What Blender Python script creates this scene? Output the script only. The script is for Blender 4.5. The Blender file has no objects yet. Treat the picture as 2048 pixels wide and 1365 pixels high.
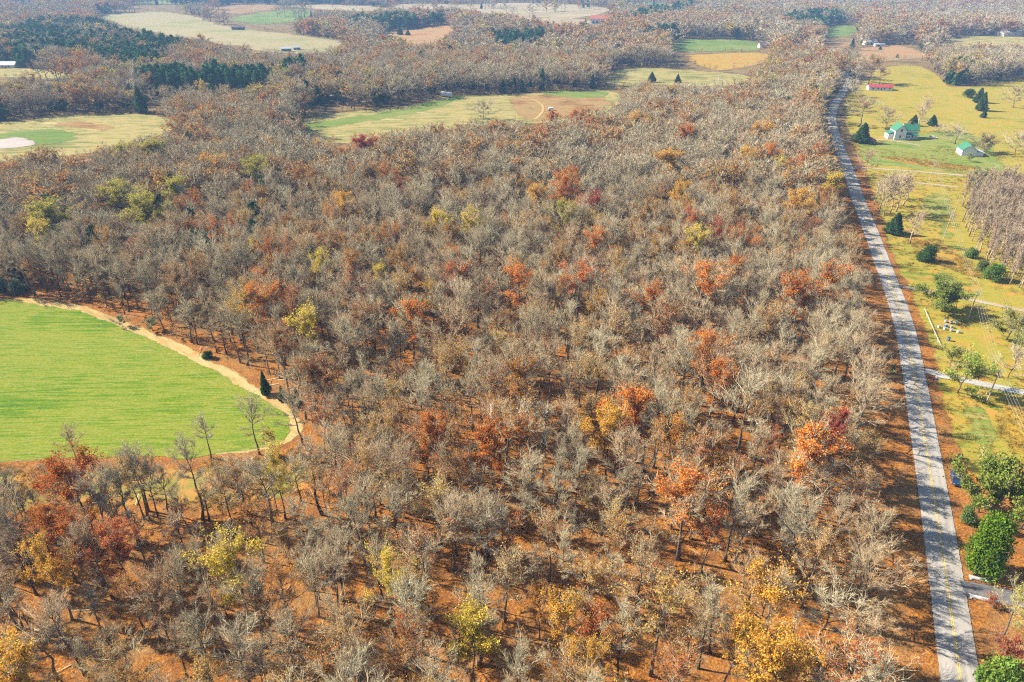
import bpy, math, random
import numpy as np
from mathutils import Vector, Matrix

# ------------------------------------------------------------------ camera, world, sun, exposure
SC = bpy.context.scene
COL = SC.collection
F, CX, CY = 1365.0, 1024.0, 682.5          # focal length and centre in photo pixels
PITCH, CAMH = math.radians(29.2), 96.0
cam_d = bpy.data.cameras.new('camera'); cam = bpy.data.objects.new('camera', cam_d); COL.objects.link(cam)
cam_d.sensor_width = 36.0; cam_d.lens = 36.0 * F / 2048.0
cam_d.clip_start = 1.0; cam_d.clip_end = 9000.0
cam.location = (0, 0, CAMH); cam.rotation_euler = (math.radians(90) - PITCH, 0, 0)
SC.camera = cam

SUN_EL, SUN_AZ = math.radians(36), math.radians(16)      # sun on the left, a little beyond the camera's side
SUND = np.array([-math.cos(SUN_AZ) * math.cos(SUN_EL), math.sin(SUN_AZ) * math.cos(SUN_EL), math.sin(SUN_EL)])
W = bpy.data.worlds.new('World'); SC.world = W; W.use_nodes = True
wn = W.node_tree.nodes; bg = wn['Background']
sky = wn.new('ShaderNodeTexSky'); sky.sky_type = 'NISHITA'; sky.sun_disc = False
sky.sun_elevation = SUN_EL; sky.sun_rotation = math.atan2(SUND[0], SUND[1]) % (2 * math.pi)
sky.air_density = 1.0; sky.dust_density = 0.6
W.node_tree.links.new(sky.outputs[0], bg.inputs[0]); bg.inputs[1].default_value = 0.072
sun_d = bpy.data.lights.new('sun', 'SUN'); sun_d.energy = 5.0; sun_d.angle = math.radians(0.5); sun_d.color = (1.0, 0.90, 0.74)
sun = bpy.data.objects.new('sun', sun_d); COL.objects.link(sun); sun.location = (-200, 100, 300)
sun.rotation_euler = Vector(SUND).to_track_quat('Z', 'Y').to_euler()
SC.view_settings.view_transform = 'Standard'; SC.view_settings.look = 'None'
SC.view_settings.exposure = 1.54; SC.view_settings.gamma = 1.0; SC.view_settings.use_curve_mapping = False
cy = SC.cycles
cy.max_bounces = 4; cy.diffuse_bounces = 2; cy.glossy_bounces = 1; cy.transmission_bounces = 2
cy.transparent_max_bounces = 8; cy.volume_bounces = 0; cy.caustics_reflective = False; cy.caustics_refractive = False
cy.use_adaptive_sampling = True; cy.adaptive_threshold = 0.03; cy.use_denoising = False
cy.sample_clamp_indirect = 4.0; cy.pixel_filter_type = 'BLACKMAN_HARRIS'; cy.filter_width = 1.2

rng = np.random.default_rng(7); random.seed(7)

# ------------------------------------------------------------------ terrain and pixel <-> place
def terr(x, y):
    x = np.asarray(x, float); y = np.asarray(y, float)
    D = np.hypot(x, y); s = np.clip((D - 480) / 500, 0, 1); s = s * s * (3 - 2 * s)
    return s * (3.2 * np.sin(x / 210 + .7) * np.cos(y / 240 + .4) + 2.0 * np.sin(x / 97 + y / 160))
_s, _c = math.sin(PITCH), math.cos(PITCH)
def ray(px, py):
    u = (px - CX) / F; v = (py - CY) / F
    return np.array([u, _c - v * _s, -_s - v * _c])       # scaled so that depth along the view axis is 1
_ts = np.concatenate([np.linspace(40, 600, 600), np.linspace(601, 6000, 2600)])
def P(px, py, z=0.0):                                     # photo pixel -> point z metres above the ground
    d = ray(px, py); p = _ts[:, None] * d[None]; p[:, 2] += CAMH
    h = p[:, 2] - terr(p[:, 0], p[:, 1]) - z
    i = np.argmax(h < 0) if (h < 0).any() else len(h) - 1
    i = max(i, 1); a = h[i - 1] / (h[i - 1] - h[i] + 1e-9)
    q = p[i - 1] + np.clip(a, 0, 1) * (p[i] - p[i - 1])
    return np.array([q[0], q[1], float(terr(q[0], q[1]))])
def proj(p):                                              # point -> photo pixel and depth
    x, y, z = p[0], p[1], p[2] - CAMH
    d = y * _c - z * _s; v = -y * _s - z * _c
    return CX + F * x / d, CY + F * v / d, d
def poly(pts): return np.array([P(a, b)[:2] for a, b in pts])
def inside(pg, x, y):
    x = np.asarray(x); y = np.asarray(y); r = np.zeros(x.shape, bool)
    x1, y1 = pg[:, 0], pg[:, 1]; x2, y2 = np.roll(x1, -1), np.roll(y1, -1)
    for a, b, c, d in zip(x1, y1, x2, y2):
        if b == d: continue
        r ^= ((b > y) != (d > y)) & (x < (c - a) * (y - b) / (d - b) + a)
    return r
def seg_dist(pl, x, y, closed=True):
    q = pl if not closed else np.vstack([pl, pl[:1]]); best = np.full(np.shape(x), 1e9)
    for a, b in zip(q[:-1], q[1:]):
        ab = b - a; t = np.clip(((x - a[0]) * ab[0] + (y - a[1]) * ab[1]) / (ab @ ab + 1e-9), 0, 1)
        best = np.minimum(best, np.hypot(x - a[0] - t * ab[0], y - a[1] - t * ab[1]))
    return best
def smooth(pl, n=2, closed=False):
    pl = np.asarray(pl, float)
    for _ in range(n):
        q = np.roll(pl, -1, 0) if closed else pl[1:]
        p0 = pl if closed else pl[:-1]
        m = np.stack([.75 * p0 + .25 * q, .25 * p0 + .75 * q], 1).reshape(-1, 2)
        pl = m if closed else np.vstack([pl[:1], m, pl[-1:]])
    return pl

def resample(pl, ds):
    pl = np.asarray(pl); S = np.concatenate([[0], np.cumsum(np.linalg.norm(np.diff(pl, axis=0), axis=1))])
    s = np.arange(0, S[-1], ds); return np.stack([np.interp(s, S, pl[:, 0]), np.interp(s, S, pl[:, 1])], 1)

# ------------------------------------------------------------------ material helpers
def nt(name):
    m = bpy.data.materials.new(name); m.use_nodes = True; t = m.node_tree
    b = t.nodes['Principled BSDF']; b.inputs['Roughness'].default_value = .9
    b.inputs['Specular IOR Level'].default_value = .04
    return m, t, t.nodes, t.links, b
def ramp(t, fac, stops, interp='LINEAR'):
    n = t.nodes.new('ShaderNodeValToRGB'); e = n.color_ramp.elements; n.color_ramp.interpolation = interp
    while len(e) < len(stops): e.new(.5)
    for k, (p, c) in enumerate(stops): e[k].position = p; e[k].color = (*c, 1)
    t.links.new(fac, n.inputs[0]); return n.outputs[0]
def noise(t, vec, scale, detail=3, rough=.6, out=0):
    n = t.nodes.new('ShaderNodeTexNoise'); n.inputs['Scale'].default_value = scale
    n.inputs['Detail'].default_value = detail; n.inputs['Roughness'].default_value = rough
    if vec is not None: t.links.new(vec, n.inputs['Vector'])
    return n.outputs[out]
def math_(t, op, a, b=None, clamp=False):
    n = t.nodes.new('ShaderNodeMath'); n.operation = op; n.use_clamp = clamp
    for k, v in enumerate((a, b)):
        if v is None: continue
        if isinstance(v, (int, float)): n.inputs[k].default_value = v
        else: t.links.new(v, n.inputs[k])
    return n.outputs[0]
def mix(t, fac, a, b, mode='MIX'):
    n = t.nodes.new('ShaderNodeMix'); n.data_type = 'RGBA'; n.blend_type = mode
    if isinstance(fac, (int, float)): n.inputs[0].default_value = fac
    else: t.links.new(fac, n.inputs[0])
    for k, v in ((6, a), (7, b)):
        if isinstance(v, tuple): n.inputs[k].default_value = (*v, 1)
        else: t.links.new(v, n.inputs[k])
    return n.outputs[2]
def wpos(t): return t.nodes.new('ShaderNodeNewGeometry').outputs['Position']
def stretched(t, rot, sx, sy):
    n = t.nodes.new('ShaderNodeMapping'); n.vector_type = 'TEXTURE'; n.inputs['Rotation'].default_value = (0, 0, rot)
    n.inputs['Scale'].default_value = (sx, sy, 1); t.links.new(wpos(t), n.inputs[0]); return n.outputs[0]
def plain(name, col, rough=.7, var=.12, scale=3.0, metal=0.0, spec=.3):
    m, t, N, L, b = nt(name); b.inputs['Roughness'].default_value = rough; b.inputs['Metallic'].default_value = metal
    b.inputs['Specular IOR Level'].default_value = spec
    tc = N.new('ShaderNodeTexCoord').outputs['Object']; f = noise(t, tc, scale, 4)
    d = tuple(max(0, c * (1 - var * 1.6)) for c in col); l = tuple(min(1, c * (1 + var)) for c in col)
    L.new(ramp(t, f, [(.3, d), (.7, l)]), b.inputs['Base Color']); return m

def mat_litter():
    m, t, N, L, b = nt('leaf_litter'); p = wpos(t)
    a = noise(t, p, .09, 3); fine = noise(t, p, 2.2, 4, .75); med = noise(t, p, .55, 3, .65)
    c = ramp(t, fine, [(.30, (.06, .022, .007)), (.44, (.22, .08, .014)), (.56, (.38, .158, .024)), (.70, (.48, .26, .05))])
    c = mix(t, ramp(t, med, [(.38, (1, 1, 1)), (.62, (0, 0, 0))]), c, mix(t, .5, c, (.16, .075, .035)))
    c = mix(t, ramp(t, a, [(.48, (0, 0, 0)), (.66, (.6, .6, .6))]), c, (.24, .15, .06))
    c = mix(t, ramp(t, noise(t, p, .23, 4, .7), [(.36, (.7, .7, .7)), (.5, (0, 0, 0))]), c, (.15, .065, .025))
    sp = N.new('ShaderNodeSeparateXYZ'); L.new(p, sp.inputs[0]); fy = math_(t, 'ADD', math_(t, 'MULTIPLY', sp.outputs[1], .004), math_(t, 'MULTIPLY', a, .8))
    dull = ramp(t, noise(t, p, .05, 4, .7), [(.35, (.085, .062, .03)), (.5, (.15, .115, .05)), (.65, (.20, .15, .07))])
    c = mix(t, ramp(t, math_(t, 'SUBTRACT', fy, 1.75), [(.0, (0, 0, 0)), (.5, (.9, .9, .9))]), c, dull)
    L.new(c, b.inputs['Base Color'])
    bp = N.new('ShaderNodeBump'); bp.inputs['Strength'].default_value = .9; bp.inputs['Distance'].default_value = .25
    L.new(fine, bp.inputs['Height']); L.new(bp.outputs[0], b.inputs['Normal']); return m

def mat_grass(name, cols, rot=0., streak=(9, 1.0), big=.02, speck=.35, litter=0.0, edge=True, speckcol=(.40, .33, .19), contrast=1.0, fs=1.0):
    """sward of several real colours: broad patches, streaks along one direction, fine speckle, frayed edge"""
    m, t, N, L, b = nt(name); p = wpos(t)
    sv = stretched(t, rot, streak[0], streak[1])
    big_n = noise(t, p, big, 4, .6); st = noise(t, sv, .8, 5, .7); fine = noise(t, p, 1.6, 4, .8)
    f = math_(t, 'ADD', math_(t, 'MULTIPLY', big_n, .5), math_(t, 'MULTIPLY', st, .5))
    f = math_(t, 'ADD', math_(t, 'MULTIPLY', math_(t, 'SUBTRACT', f, .5), 3.0 * contrast), .5)
    k = len(cols); c = ramp(t, f, [(.18 + .64 * i / (k - 1), cols[i]) for i in range(k)])
    c = mix(t, ramp(t, fine, [(.52, (0, 0, 0)), (.75, (speck,) * 3)]), c, speckcol)
    c = mix(t, ramp(t, fine, [(.27, (speck * .9,) * 3), (.47, (0, 0, 0))]), c, tuple(x * .45 for x in cols[0]))
    if litter:
        lf = noise(t, p, .16, 5, .7)
        c = mix(t, ramp(t, lf, [(.55 - .25 * litter, (0, 0, 0)), (.72 - .25 * litter, (.85, .85, .85))]), c, (.40, .17, .045))
    L.new(c, b.inputs['Base Color'])
    bp = N.new('ShaderNodeBump'); bp.inputs['Strength'].default_value = .5; bp.inputs['Distance'].default_value = .2
    L.new(fine, bp.inputs['Height']); L.new(bp.outputs[0], b.inputs['Normal'])
    if edge: fray(t, L, b, p, .35 * fs, 2.0 * fs)
    return m
def fray(t, L, b, p, s1=.35, s2=2.0):
    at = t.nodes.new('ShaderNodeAttribute'); at.attribute_name = 'edge'
    n = math_(t, 'ADD', math_(t, 'MULTIPLY', noise(t, p, s1, 3), .65), math_(t, 'MULTIPLY', noise(t, p, s2, 2), .35))
    a = math_(t, 'SUBTRACT', at.outputs['Fac'], n)
    a = math_(t, 'ADD', math_(t, 'MULTIPLY', a, 7.0), .5, True)
    L.new(a, b.inputs['Alpha'])

# ------------------------------------------------------------------ object helpers
def mesh_obj(name, v, f, mat=None, parent=None, smooth_=False, mats=None, fm=None):
    me = bpy.data.meshes.new(name)
    if isinstance(f, np.ndarray) and isinstance(v, np.ndarray) and f.ndim == 2:
        fast(me, v, f)
    else: me.from_pydata([tuple(map(float, q)) for q in v], [], [tuple(map(int, q)) for q in f])
    for m in (mats or ([mat] if mat else [])): me.materials.append(m)
    if fm is not None: me.polygons.foreach_set('material_index', np.asarray(fm, np.int32))
    if smooth_: me.polygons.foreach_set('use_smooth', np.ones(len(me.polygons), bool))
    me.update(); o = bpy.data.objects.new(name, me); COL.objects.link(o)
    if parent is not None: o.parent = parent
    return o
def fast(me, v, f):
    n, k = f.shape
    me.vertices.add(len(v)); me.vertices.foreach_set('co', np.asarray(v, np.float32).ravel())
    me.loops.add(n * k); me.loops.foreach_set('vertex_index', np.asarray(f, np.int32).ravel())
    me.polygons.add(n); me.polygons.foreach_set('loop_start', np.arange(0, n * k, k, dtype=np.int32))
    me.update(calc_edges=True)
def tag(o, label=None, cat=None, group=None, kind=None):
    if label: o['label'] = label
    if cat: o['category'] = cat
    if group: o['group'] = group
    if kind: o['kind'] = kind
    return o
def empty(name, loc, rz=0., label=None, cat=None, group=None):
    o = bpy.data.objects.new(name, None); COL.objects.link(o); o.location = loc; o.rotation_euler = (0, 0, rz)
    o.empty_display_size = .3
    return tag(o, label, cat, group)
def box(c, s, rz=0.):
    c = np.array(c, float); s = np.array(s, float) / 2
    v = np.array([[x, y, z] for z in (-1, 1) for y in (-1, 1) for x in (-1, 1)], float) * s
    r = np.array([[math.cos(rz), -math.sin(rz), 0], [math.sin(rz), math.cos(rz), 0], [0, 0, 1]])
    return v @ r.T + c, [(0, 2, 3, 1), (4, 5, 7, 6), (0, 1, 5, 4), (2, 6, 7, 3), (0, 4, 6, 2), (1, 3, 7, 5)]
def tube_vf(pts, rad, n=6):
    pts = np.asarray(pts, float); V = []; Fc = []
    for i, p in enumerate(pts):
        d = pts[min(i + 1, len(pts) - 1)] - pts[max(i - 1, 0)]; d /= np.linalg.norm(d) + 1e-9
        a = np.cross(d, [1, 0, 0] if abs(d[0]) < .8 else [0, 1, 0]); a /= np.linalg.norm(a); b = np.cross(d, a)
        for k in range(n):
            th = 2 * math.pi * k / n; V.append(p + rad[i] * (a * math.cos(th) + b * math.sin(th)))
    for i in range(len(pts) - 1):
        for k in range(n): Fc.append((i * n + k, i * n + (k + 1) % n, (i + 1) * n + (k + 1) % n, (i + 1) * n + k))
    Fc.append(tuple(range(n - 1, -1, -1))); Fc.append(tuple(range((len(pts) - 1) * n, len(pts) * n)))
    return V, Fc
def join(parts):
    V = []; Fc = []
    for v, f in parts:
        o = len(V); V += [tuple(q) for q in v]; Fc += [tuple(i + o for i in q) for q in f]
    return V, Fc
def part(name, parts, mat, parent): v, f = join(parts); return mesh_obj(name, v, f, mat, parent)

def sheet(name, pg, mat, step, dz, feather, kind='structure', label=None, cat=None, hole=None):
    """a ground cover patch draped on the terrain; attribute edge = 0 at its rim .. 1 inside"""
    x0, y0 = pg.min(0) - step; x1, y1 = pg.max(0) + step
    nx = int((x1 - x0) / step) + 2; ny = int((y1 - y0) / step) + 2
    X, Y = np.meshgrid(x0 + np.arange(nx) * step, y0 + np.arange(ny) * step)
    ins = inside(pg, X, Y); d = seg_dist(pg, X, Y); sd = np.where(ins, d, -d)
    keep = (sd > -step * 1.5)
    q = keep[:-1, :-1] & keep[1:, :-1] & keep[:-1, 1:] & keep[1:, 1:] & ((sd[:-1, :-1] > -feather) | (sd[1:, 1:] > -feather))
    idx = np.arange(nx * ny).reshape(ny, nx)
    f = np.stack([idx[:-1, :-1][q], idx[:-1, 1:][q], idx[1:, 1:][q], idx[1:, :-1][q]], 1)
    u, inv = np.unique(f, return_inverse=True); f = inv.reshape(f.shape)
    v = np.stack([X.ravel(), Y.ravel(), terr(X, Y).ravel() + dz], 1)[u]
    e = np.clip(sd.ravel()[u] / feather, 0, 1.2)
    o = mesh_obj(name, v, f, mat)
    a = o.data.attributes.new('edge', 'FLOAT', 'POINT'); a.data.foreach_set('value', e.astype(np.float32))
    tag(o, label, cat, None, kind); return o
def ribbon(name, pl, w, mat, dz, feather=.25, crown=0., cols=7, label=None, cat=None, off=0., kind='structure', attr_feather=None):
    pl = np.asarray(pl); tng = np.gradient(pl, axis=0); tng /= np.linalg.norm(tng, axis=1)[:, None]; nr = np.stack([tng[:, 1], -tng[:, 0]], 1)
    us = np.linspace(-.5, .5, cols); V = []; E = []; U = []; S = np.concatenate([[0], np.cumsum(np.linalg.norm(np.diff(pl, axis=0), axis=1))])
    ww = np.broadcast_to(np.asarray(w, float), (len(pl),))
    for i in range(len(pl)):
        for u in us:
            q = pl[i] + nr[i] * (off + u * ww[i]); V.append((q[0], q[1], float(terr(q[0], q[1])) + dz + crown * (1 - (2 * u) ** 2)))
            E.append(min((.5 - abs(u)) * ww[i] / feather, 1.2)); U.append((u * ww[i], S[i], 0))
    n = cols; f = np.array([(i * n + k, i * n + k + 1, (i + 1) * n + k + 1, (i + 1) * n + k) for i in range(len(pl) - 1) for k in range(n - 1)])
    o = mesh_obj(name, np.array(V), f, mat)
    a = o.data.attributes.new('edge', 'FLOAT', 'POINT'); a.data.foreach_set('value', np.array(E, np.float32))
    a = o.data.attributes.new('along', 'FLOAT_VECTOR', 'POINT'); a.data.foreach_set('vector', np.array(U, np.float32).ravel())
    tag(o, label, cat, None, kind); return o


# ------------------------------------------------------------------ the ground
M_LITTER = mat_litter()
gx = np.unique(np.concatenate([np.arange(-3600, 3601, 30.)])); gy = np.arange(-240, 5200, 30.)
X, Y = np.meshgrid(gx, gy); idx = np.arange(X.size).reshape(X.shape)
gf = np.stack([idx[:-1, :-1].ravel(), idx[:-1, 1:].ravel(), idx[1:, 1:].ravel(), idx[1:, :-1].ravel()], 1)
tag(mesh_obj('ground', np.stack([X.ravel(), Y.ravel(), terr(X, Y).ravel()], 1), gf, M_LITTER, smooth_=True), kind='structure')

# colours of the swards
GREEN, LIME, STRAW, GOLD = (.13, .26, .025), (.22, .37, .035), (.50, .42, .17), (.52, .33, .06)
OLIVE, PALE, BROWN, RUST = (.22, .24, .055), (.58, .49, .25), (.24, .14, .07), (.46, .20, .06)
m_crop = mat_grass('young_crop', [(.05, .125, .004), (.10, .165, .006), (.19, .20, .028), (.075, .155, .004), (.24, .22, .055)], rot=.03, streak=(14, .9), big=.03, speck=.55, speckcol=(.34, .32, .13))
m_track = mat_grass('dry_track', [(.22, .15, .055), (.33, .25, .10), (.40, .32, .15)], rot=-.7, streak=(8, 1.2), speck=.5, litter=.12)
m_margin = mat_grass('grassy_margin', [(.12, .13, .025), (.20, .18, .04), (.27, .20, .06)], streak=(6, 1), speck=.4, litter=.5)
m_past = mat_grass('pasture_sward', [(.10, .135, .014), (.17, .18, .022), (.27, .21, .025), (.21, .205, .03), (.32, .215, .025), (.16, .185, .022)], rot=-.25, streak=(10, 2), big=.03, speck=.45, litter=.1)
m_lawn = mat_grass('lawn_sward', [(.085, .155, .018), (.12, .17, .025), (.20, .205, .05), (.13, .175, .025), (.26, .22, .07)], rot=-.2, streak=(14, 2), big=.05, speck=.3, fs=.6)
m_gold = mat_grass('golden_weeds', [(.26, .11, .018), (.34, .19, .024), (.24, .19, .04), (.36, .21, .03)], rot=-.2, streak=(8, 1.5), big=.08, speck=.5, fs=.6)
m_rows = mat_grass('golden_rows', [(.17, .17, .025), (.33, .21, .024), (.38, .23, .02)], rot=1.45, streak=(14, .9), big=.06, speck=.5)
m_straw = mat_grass('straw_field', [(.10, .125, .03), (.20, .18, .055), (.30, .24, .095), (.14, .15, .04), (.33, .27, .12)], streak=(30, 5), big=.02, speck=.3, fs=.25)
m_meadow = mat_grass('hill_meadow', [(.17, .18, .065), (.24, .215, .10), (.27, .22, .12), (.20, .20, .085)], rot=-.4, streak=(60, 8), big=.008, speck=.2, fs=.08)
m_greenf = mat_grass('green_pasture', [(.075, .135, .024), (.115, .165, .032), (.17, .185, .05)], streak=(30, 4), big=.02, speck=.25, fs=.12)
m_brown = mat_grass('brown_sedge', [(.13, .07, .03), (.22, .125, .045), (.26, .17, .07), (.17, .14, .05)], streak=(14, 4), big=.03, speck=.4, fs=.2)
m_pale = mat_grass('pale_stubble', [(.20, .165, .09), (.27, .22, .13), (.31, .26, .165)], streak=(50, 8), big=.008, speck=.2, fs=.08)
m_sand = mat_grass('white_bare_soil', [(.26, .215, .19), (.34, .30, .28), (.38, .34, .32)], streak=(8, 2), speck=.2, fs=.4)
m_orange = mat_grass('orange_sedge', [(.22, .115, .05), (.30, .165, .07), (.26, .17, .08), (.20, .15, .06)], streak=(30, 5), big=.015, speck=.25, fs=.12)

S_ = [  # name, label-free structure patches: polygon in photo pixels on the ground, material, step, lift, feather
 ('grassy_margin', [(-200, 930), (0, 930), (300, 930), (480, 920), (590, 890), (640, 900), (650, 960), (600, 1010), (400, 1025), (150, 1030), (-220, 1030)], m_margin, 1.5, .02, 5),
 ('dry_track', [(-200, 588), (0, 590), (110, 596), (170, 610), (262, 640), (352, 680), (432, 718), (502, 755), (565, 790), (605, 822), (622, 852), (606, 882), (560, 900), (480, 914), (300, 923), (0, 925), (-200, 925)], m_track, 1.2, .04, 2.4),
 ('green_field', [(-200, 598), (0, 601), (90, 607), (172, 624), (252, 652), (335, 692), (408, 727), (478, 763), (540, 798), (576, 830), (588, 858), (566, 888), (480, 912), (300, 924), (0, 927), (-200, 927)], m_crop, 1.2, .06, 1.8),
 ('pasture', [(1694, 186), (1735, 158), (1750, 135), (1835, 128), (1872, 145), (1892, 163), (1905, 178), (1990, 165), (2060, 158), (2200, 158), (2330, 420), (2400, 640), (2500, 1000), (2180, 1040), (2060, 1020), (1965, 990), (1922, 940), (1906, 890), (1885, 800), (1862, 700), (1818, 600), (1779, 500), (1737, 400), (1716, 345), (1704, 310), (1694, 270), (1684, 235), (1690, 205)], m_past, 2.0, .03, 4),
 ('garden_lawn', [(1708, 302), (1720, 284), (1790, 280), (1850, 262), (1930, 262), (1990, 285), (2012, 320), (2014, 346), (1960, 352), (1850, 340), (1760, 332), (1722, 328)], m_lawn, 2.0, .06, 4),
 ('weedy_strip', [(1752, 311), (1800, 314), (1900, 328), (2000, 340), (2003, 349), (1900, 340), (1790, 326)], m_gold, 1.5, .09, 2),
 ('weedy_bank', [(1800, 455), (1840, 470), (1905, 492), (1940, 530), (1985, 558), (1960, 560), (1900, 540), (1850, 525), (1820, 500)], m_gold, 1.5, .06, 3),
 ('grove_lawn', [(1836, 378), (1912, 388), (1914, 440), (1925, 486), (1880, 478), (1850, 440), (1838, 410)], m_lawn, 1.5, .05, 6),  # same green sward as the garden lawn, left of the slim grove
 ('garden_rows', [(1985, 812), (2060, 806), (2200, 815), (2220, 920), (2060, 925), (2010, 900)], m_rows, 1.0, .07, 2),
 ('side_lawn', [(1902, 810), (1960, 800), (1990, 830), (2010, 905), (2000, 950), (1950, 905), (1912, 860)], m_lawn, 1.2, .05, 4),
 ('left_field', [(-200, 252), (0, 244), (60, 238), (150, 226), (250, 224), (300, 228), (345, 236), (370, 248), (330, 275), (260, 300), (150, 318), (-200, 335)], m_straw, 4, .06, 8),
 ('brown_patch', [(75, 253), (140, 239), (200, 243), (250, 256), (190, 270), (172, 262), (140, 255)], m_brown, 3, .12, 8),
 ('green_loop', [(-150, 272), (0, 270), (60, 256), (150, 257), (172, 266), (160, 280), (100, 292), (60, 296), (-150, 300)], m_greenf, 3, .12, 8),
 ('bare_soil', [(-100, 290), (0, 279), (35, 274), (62, 277), (80, 287), (60, 294), (20, 300), (-100, 303)], m_sand, 2, .2, 3),
 ('centre_field', [(585, 240), (600, 233), (700, 221), (800, 210), (850, 199), (905, 191), (1000, 189), (1100, 184), (1180, 179), (1232, 176), (1262, 200), (1210, 232), (1100, 250), (1000, 252), (900, 262), (800, 276), (700, 290), (640, 288), (600, 268)], m_straw, 4, .06, 8),
 ('green_strip', [(590, 247), (720, 233), (850, 206), (925, 189), (945, 191), (900, 213), (800, 234), (700, 252), (600, 266)], m_greenf, 3, .12, 6),
 ('sedge_patch', [(1000, 192), (1060, 188), (1220, 190), (1240, 215), (1150, 240), (1050, 250), (1020, 225)], m_brown, 3, .12, 10),
 ('green_patch', [(1062, 183), (1150, 181), (1228, 182), (1220, 198), (1150, 198), (1090, 193)], m_greenf, 3, .18, 8),
 ('stubble_field', [(1224, 134), (1300, 136), (1400, 141), (1520, 152), (1500, 170), (1400, 175), (1300, 172), (1225, 178), (1205, 165)], m_straw, 5, .06, 8),
 ('golden_field', [(1350, 112), (1400, 109), (1540, 104), (1550, 125), (1460, 142), (1420, 142), (1380, 124)], m_gold, 5, .12, 6),
 ('far_green_field', [(1335, 84), (1370, 78), (1480, 79), (1540, 88), (1535, 103), (1440, 104), (1345, 107)], m_greenf, 6, .12, 8),
 ('hill_meadow', [(180, 33), (260, 25), (330, 23), (400, 35), (470, 55), (560, 66), (640, 77), (695, 84), (705, 93), (660, 106), (600, 112), (500, 104), (430, 90), (350, 76), (300, 66), (225, 50)], m_meadow, 10, .2, 14),
 ('upper_meadow', [(440, 40), (520, 23), (620, 16), (640, 34), (560, 50), (490, 48)], m_greenf, 12, .2, 14),
 ('brown_field', [(400, 20), (470, 8), (570, 10), (560, 19), (470, 30)], m_brown, 14, .2, 14),
 ('pale_field', [(560, 12), (640, 9), (775, 14), (780, 24), (700, 25), (600, 17)], m_pale, 14, .3, 14),
 ('ridge_field', [(760, 20), (800, 6), (930, 10), (1000, 5), (1160, 9), (1245, 20), (1200, 29), (1120, 43), (1050, 41), (1000, 30), (900, 20)], m_pale, 14, .2, 14),
 ('lower_ridge_field', [(1050, 38), (1110, 34), (1195, 42), (1190, 52), (1110, 53)], m_pale, 10, .3, 10),
 ('orange_field', [(750, 67), (830, 58), (900, 49), (915, 58), (900, 80), (845, 97), (815, 88), (765, 75)], m_orange, 6, .2, 10),
 ('ridge_lawn', [(1200, 2), (1320, 4), (1370, 10), (1340, 14), (1240, 8)], m_greenf, 14, .3, 14),
 ('west_field', [(-120, 134), (0, 132), (60, 137), (170, 146), (175, 158), (80, 160), (0, 156), (-120, 156)], m_straw, 6, .12, 8),
 ('tan_pasture', [(1708, 96), (1790, 87), (1850, 104), (1880, 114), (1810, 121), (1740, 127), (1712, 112)], m_orange, 5, .12, 8),
 ('roadside_field', [(1630, 90), (1700, 84), (1730, 88), (1700, 98), (1640, 98)], m_orange, 5, .1, 8),
 ('farmyard_field', [(1640, 62), (1660, 52), (1718, 49), (1722, 70), (1650, 78)], m_greenf, 6, .12, 8),
 ('east_field', [(1872, 79), (1960, 71), (2160, 78), (2160, 95), (1960, 93), (1880, 92)], m_straw, 6, .12, 8),
 ('top_left_field', [(10, 4), (60, 2), (75, 7), (20, 9)], m_pale, 12, .2, 10),
 ('top_field', [(180, 4), (330, 1), (420, 4), (430, 9), (300, 9)], m_greenf, 14, .2, 14),
]
NOTREE = []
SPARSE = {}
def rough(pg, a):
    """irregular outline: resample and push points in and out"""
    q = resample(np.vstack([pg, pg[:1]]), max(a * .7, 2.0)); n = len(q); r_ = np.random.default_rng(n)
    w = sum(r_.normal() * np.sin(2 * np.pi * k * np.arange(n) / n + r_.random() * 6.28) / k ** .6 for k in range(3, 26)) * .28 + r_.normal(size=n) * .15
    t = np.roll(q, -1, 0) - np.roll(q, 1, 0); t /= np.linalg.norm(t, axis=1)[:, None] + 1e-9
    return q + np.stack([t[:, 1], -t[:, 0]], 1) * (w * a * .8)[:, None]
SHEETS = {}
for nm, pts, m, st, dz, fe in S_:
    pg = rough(smooth(poly(pts), 1, True), fe); SHEETS[nm] = pg
    sheet(nm, pg, m, st, dz, fe)
    if nm in ('ridge_field', 'pale_field', 'upper_meadow', 'brown_field', 'lower_ridge_field'): SPARSE[nm] = pg
    else: NOTREE.append(pg)

# road
def mat_road():
    m, t, N, L, b = nt('worn_asphalt'); at = N.new('ShaderNodeAttribute'); at.attribute_name = 'along'
    sp = N.new('ShaderNodeSeparateXYZ'); L.new(at.outputs['Vector'], sp.inputs[0])
    mp = N.new('ShaderNodeMapping'); mp.inputs['Scale'].default_value = (1.6, .05, 1); L.new(at.outputs['Vector'], mp.inputs[0])
    st = noise(t, mp.outputs[0], 1.0, 4, .6); fine = noise(t, wpos(t), 3.0, 4, .8); pt = noise(t, wpos(t), .12, 3)
    f = math_(t, 'ADD', math_(t, 'MULTIPLY', st, .5), math_(t, 'ADD', math_(t, 'MULTIPLY', fine, .25), math_(t, 'MULTIPLY', pt, .25)))
    c = ramp(t, f, [(.34, (.22, .205, .18)), (.5, (.30, .28, .25)), (.66, (.37, .345, .31))])
    L.new(c, b.inputs['Base Color']); b.inputs['Roughness'].default_value = .8
    fray(t, L, b, wpos(t), .8, 3); return m
def mat_paint():
    m, t, N, L, b = nt('worn_yellow_paint'); w = noise(t, wpos(t), 1.2, 4, .7)
    L.new(ramp(t, w, [(.4, (.42, .36, .16)), (.55, (.62, .42, .04))]), b.inputs['Base Color'])
    L.new(ramp(t, w, [(.34, (.1,) * 3), (.46, (1, 1, 1))]), b.inputs['Alpha']); return m
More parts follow.
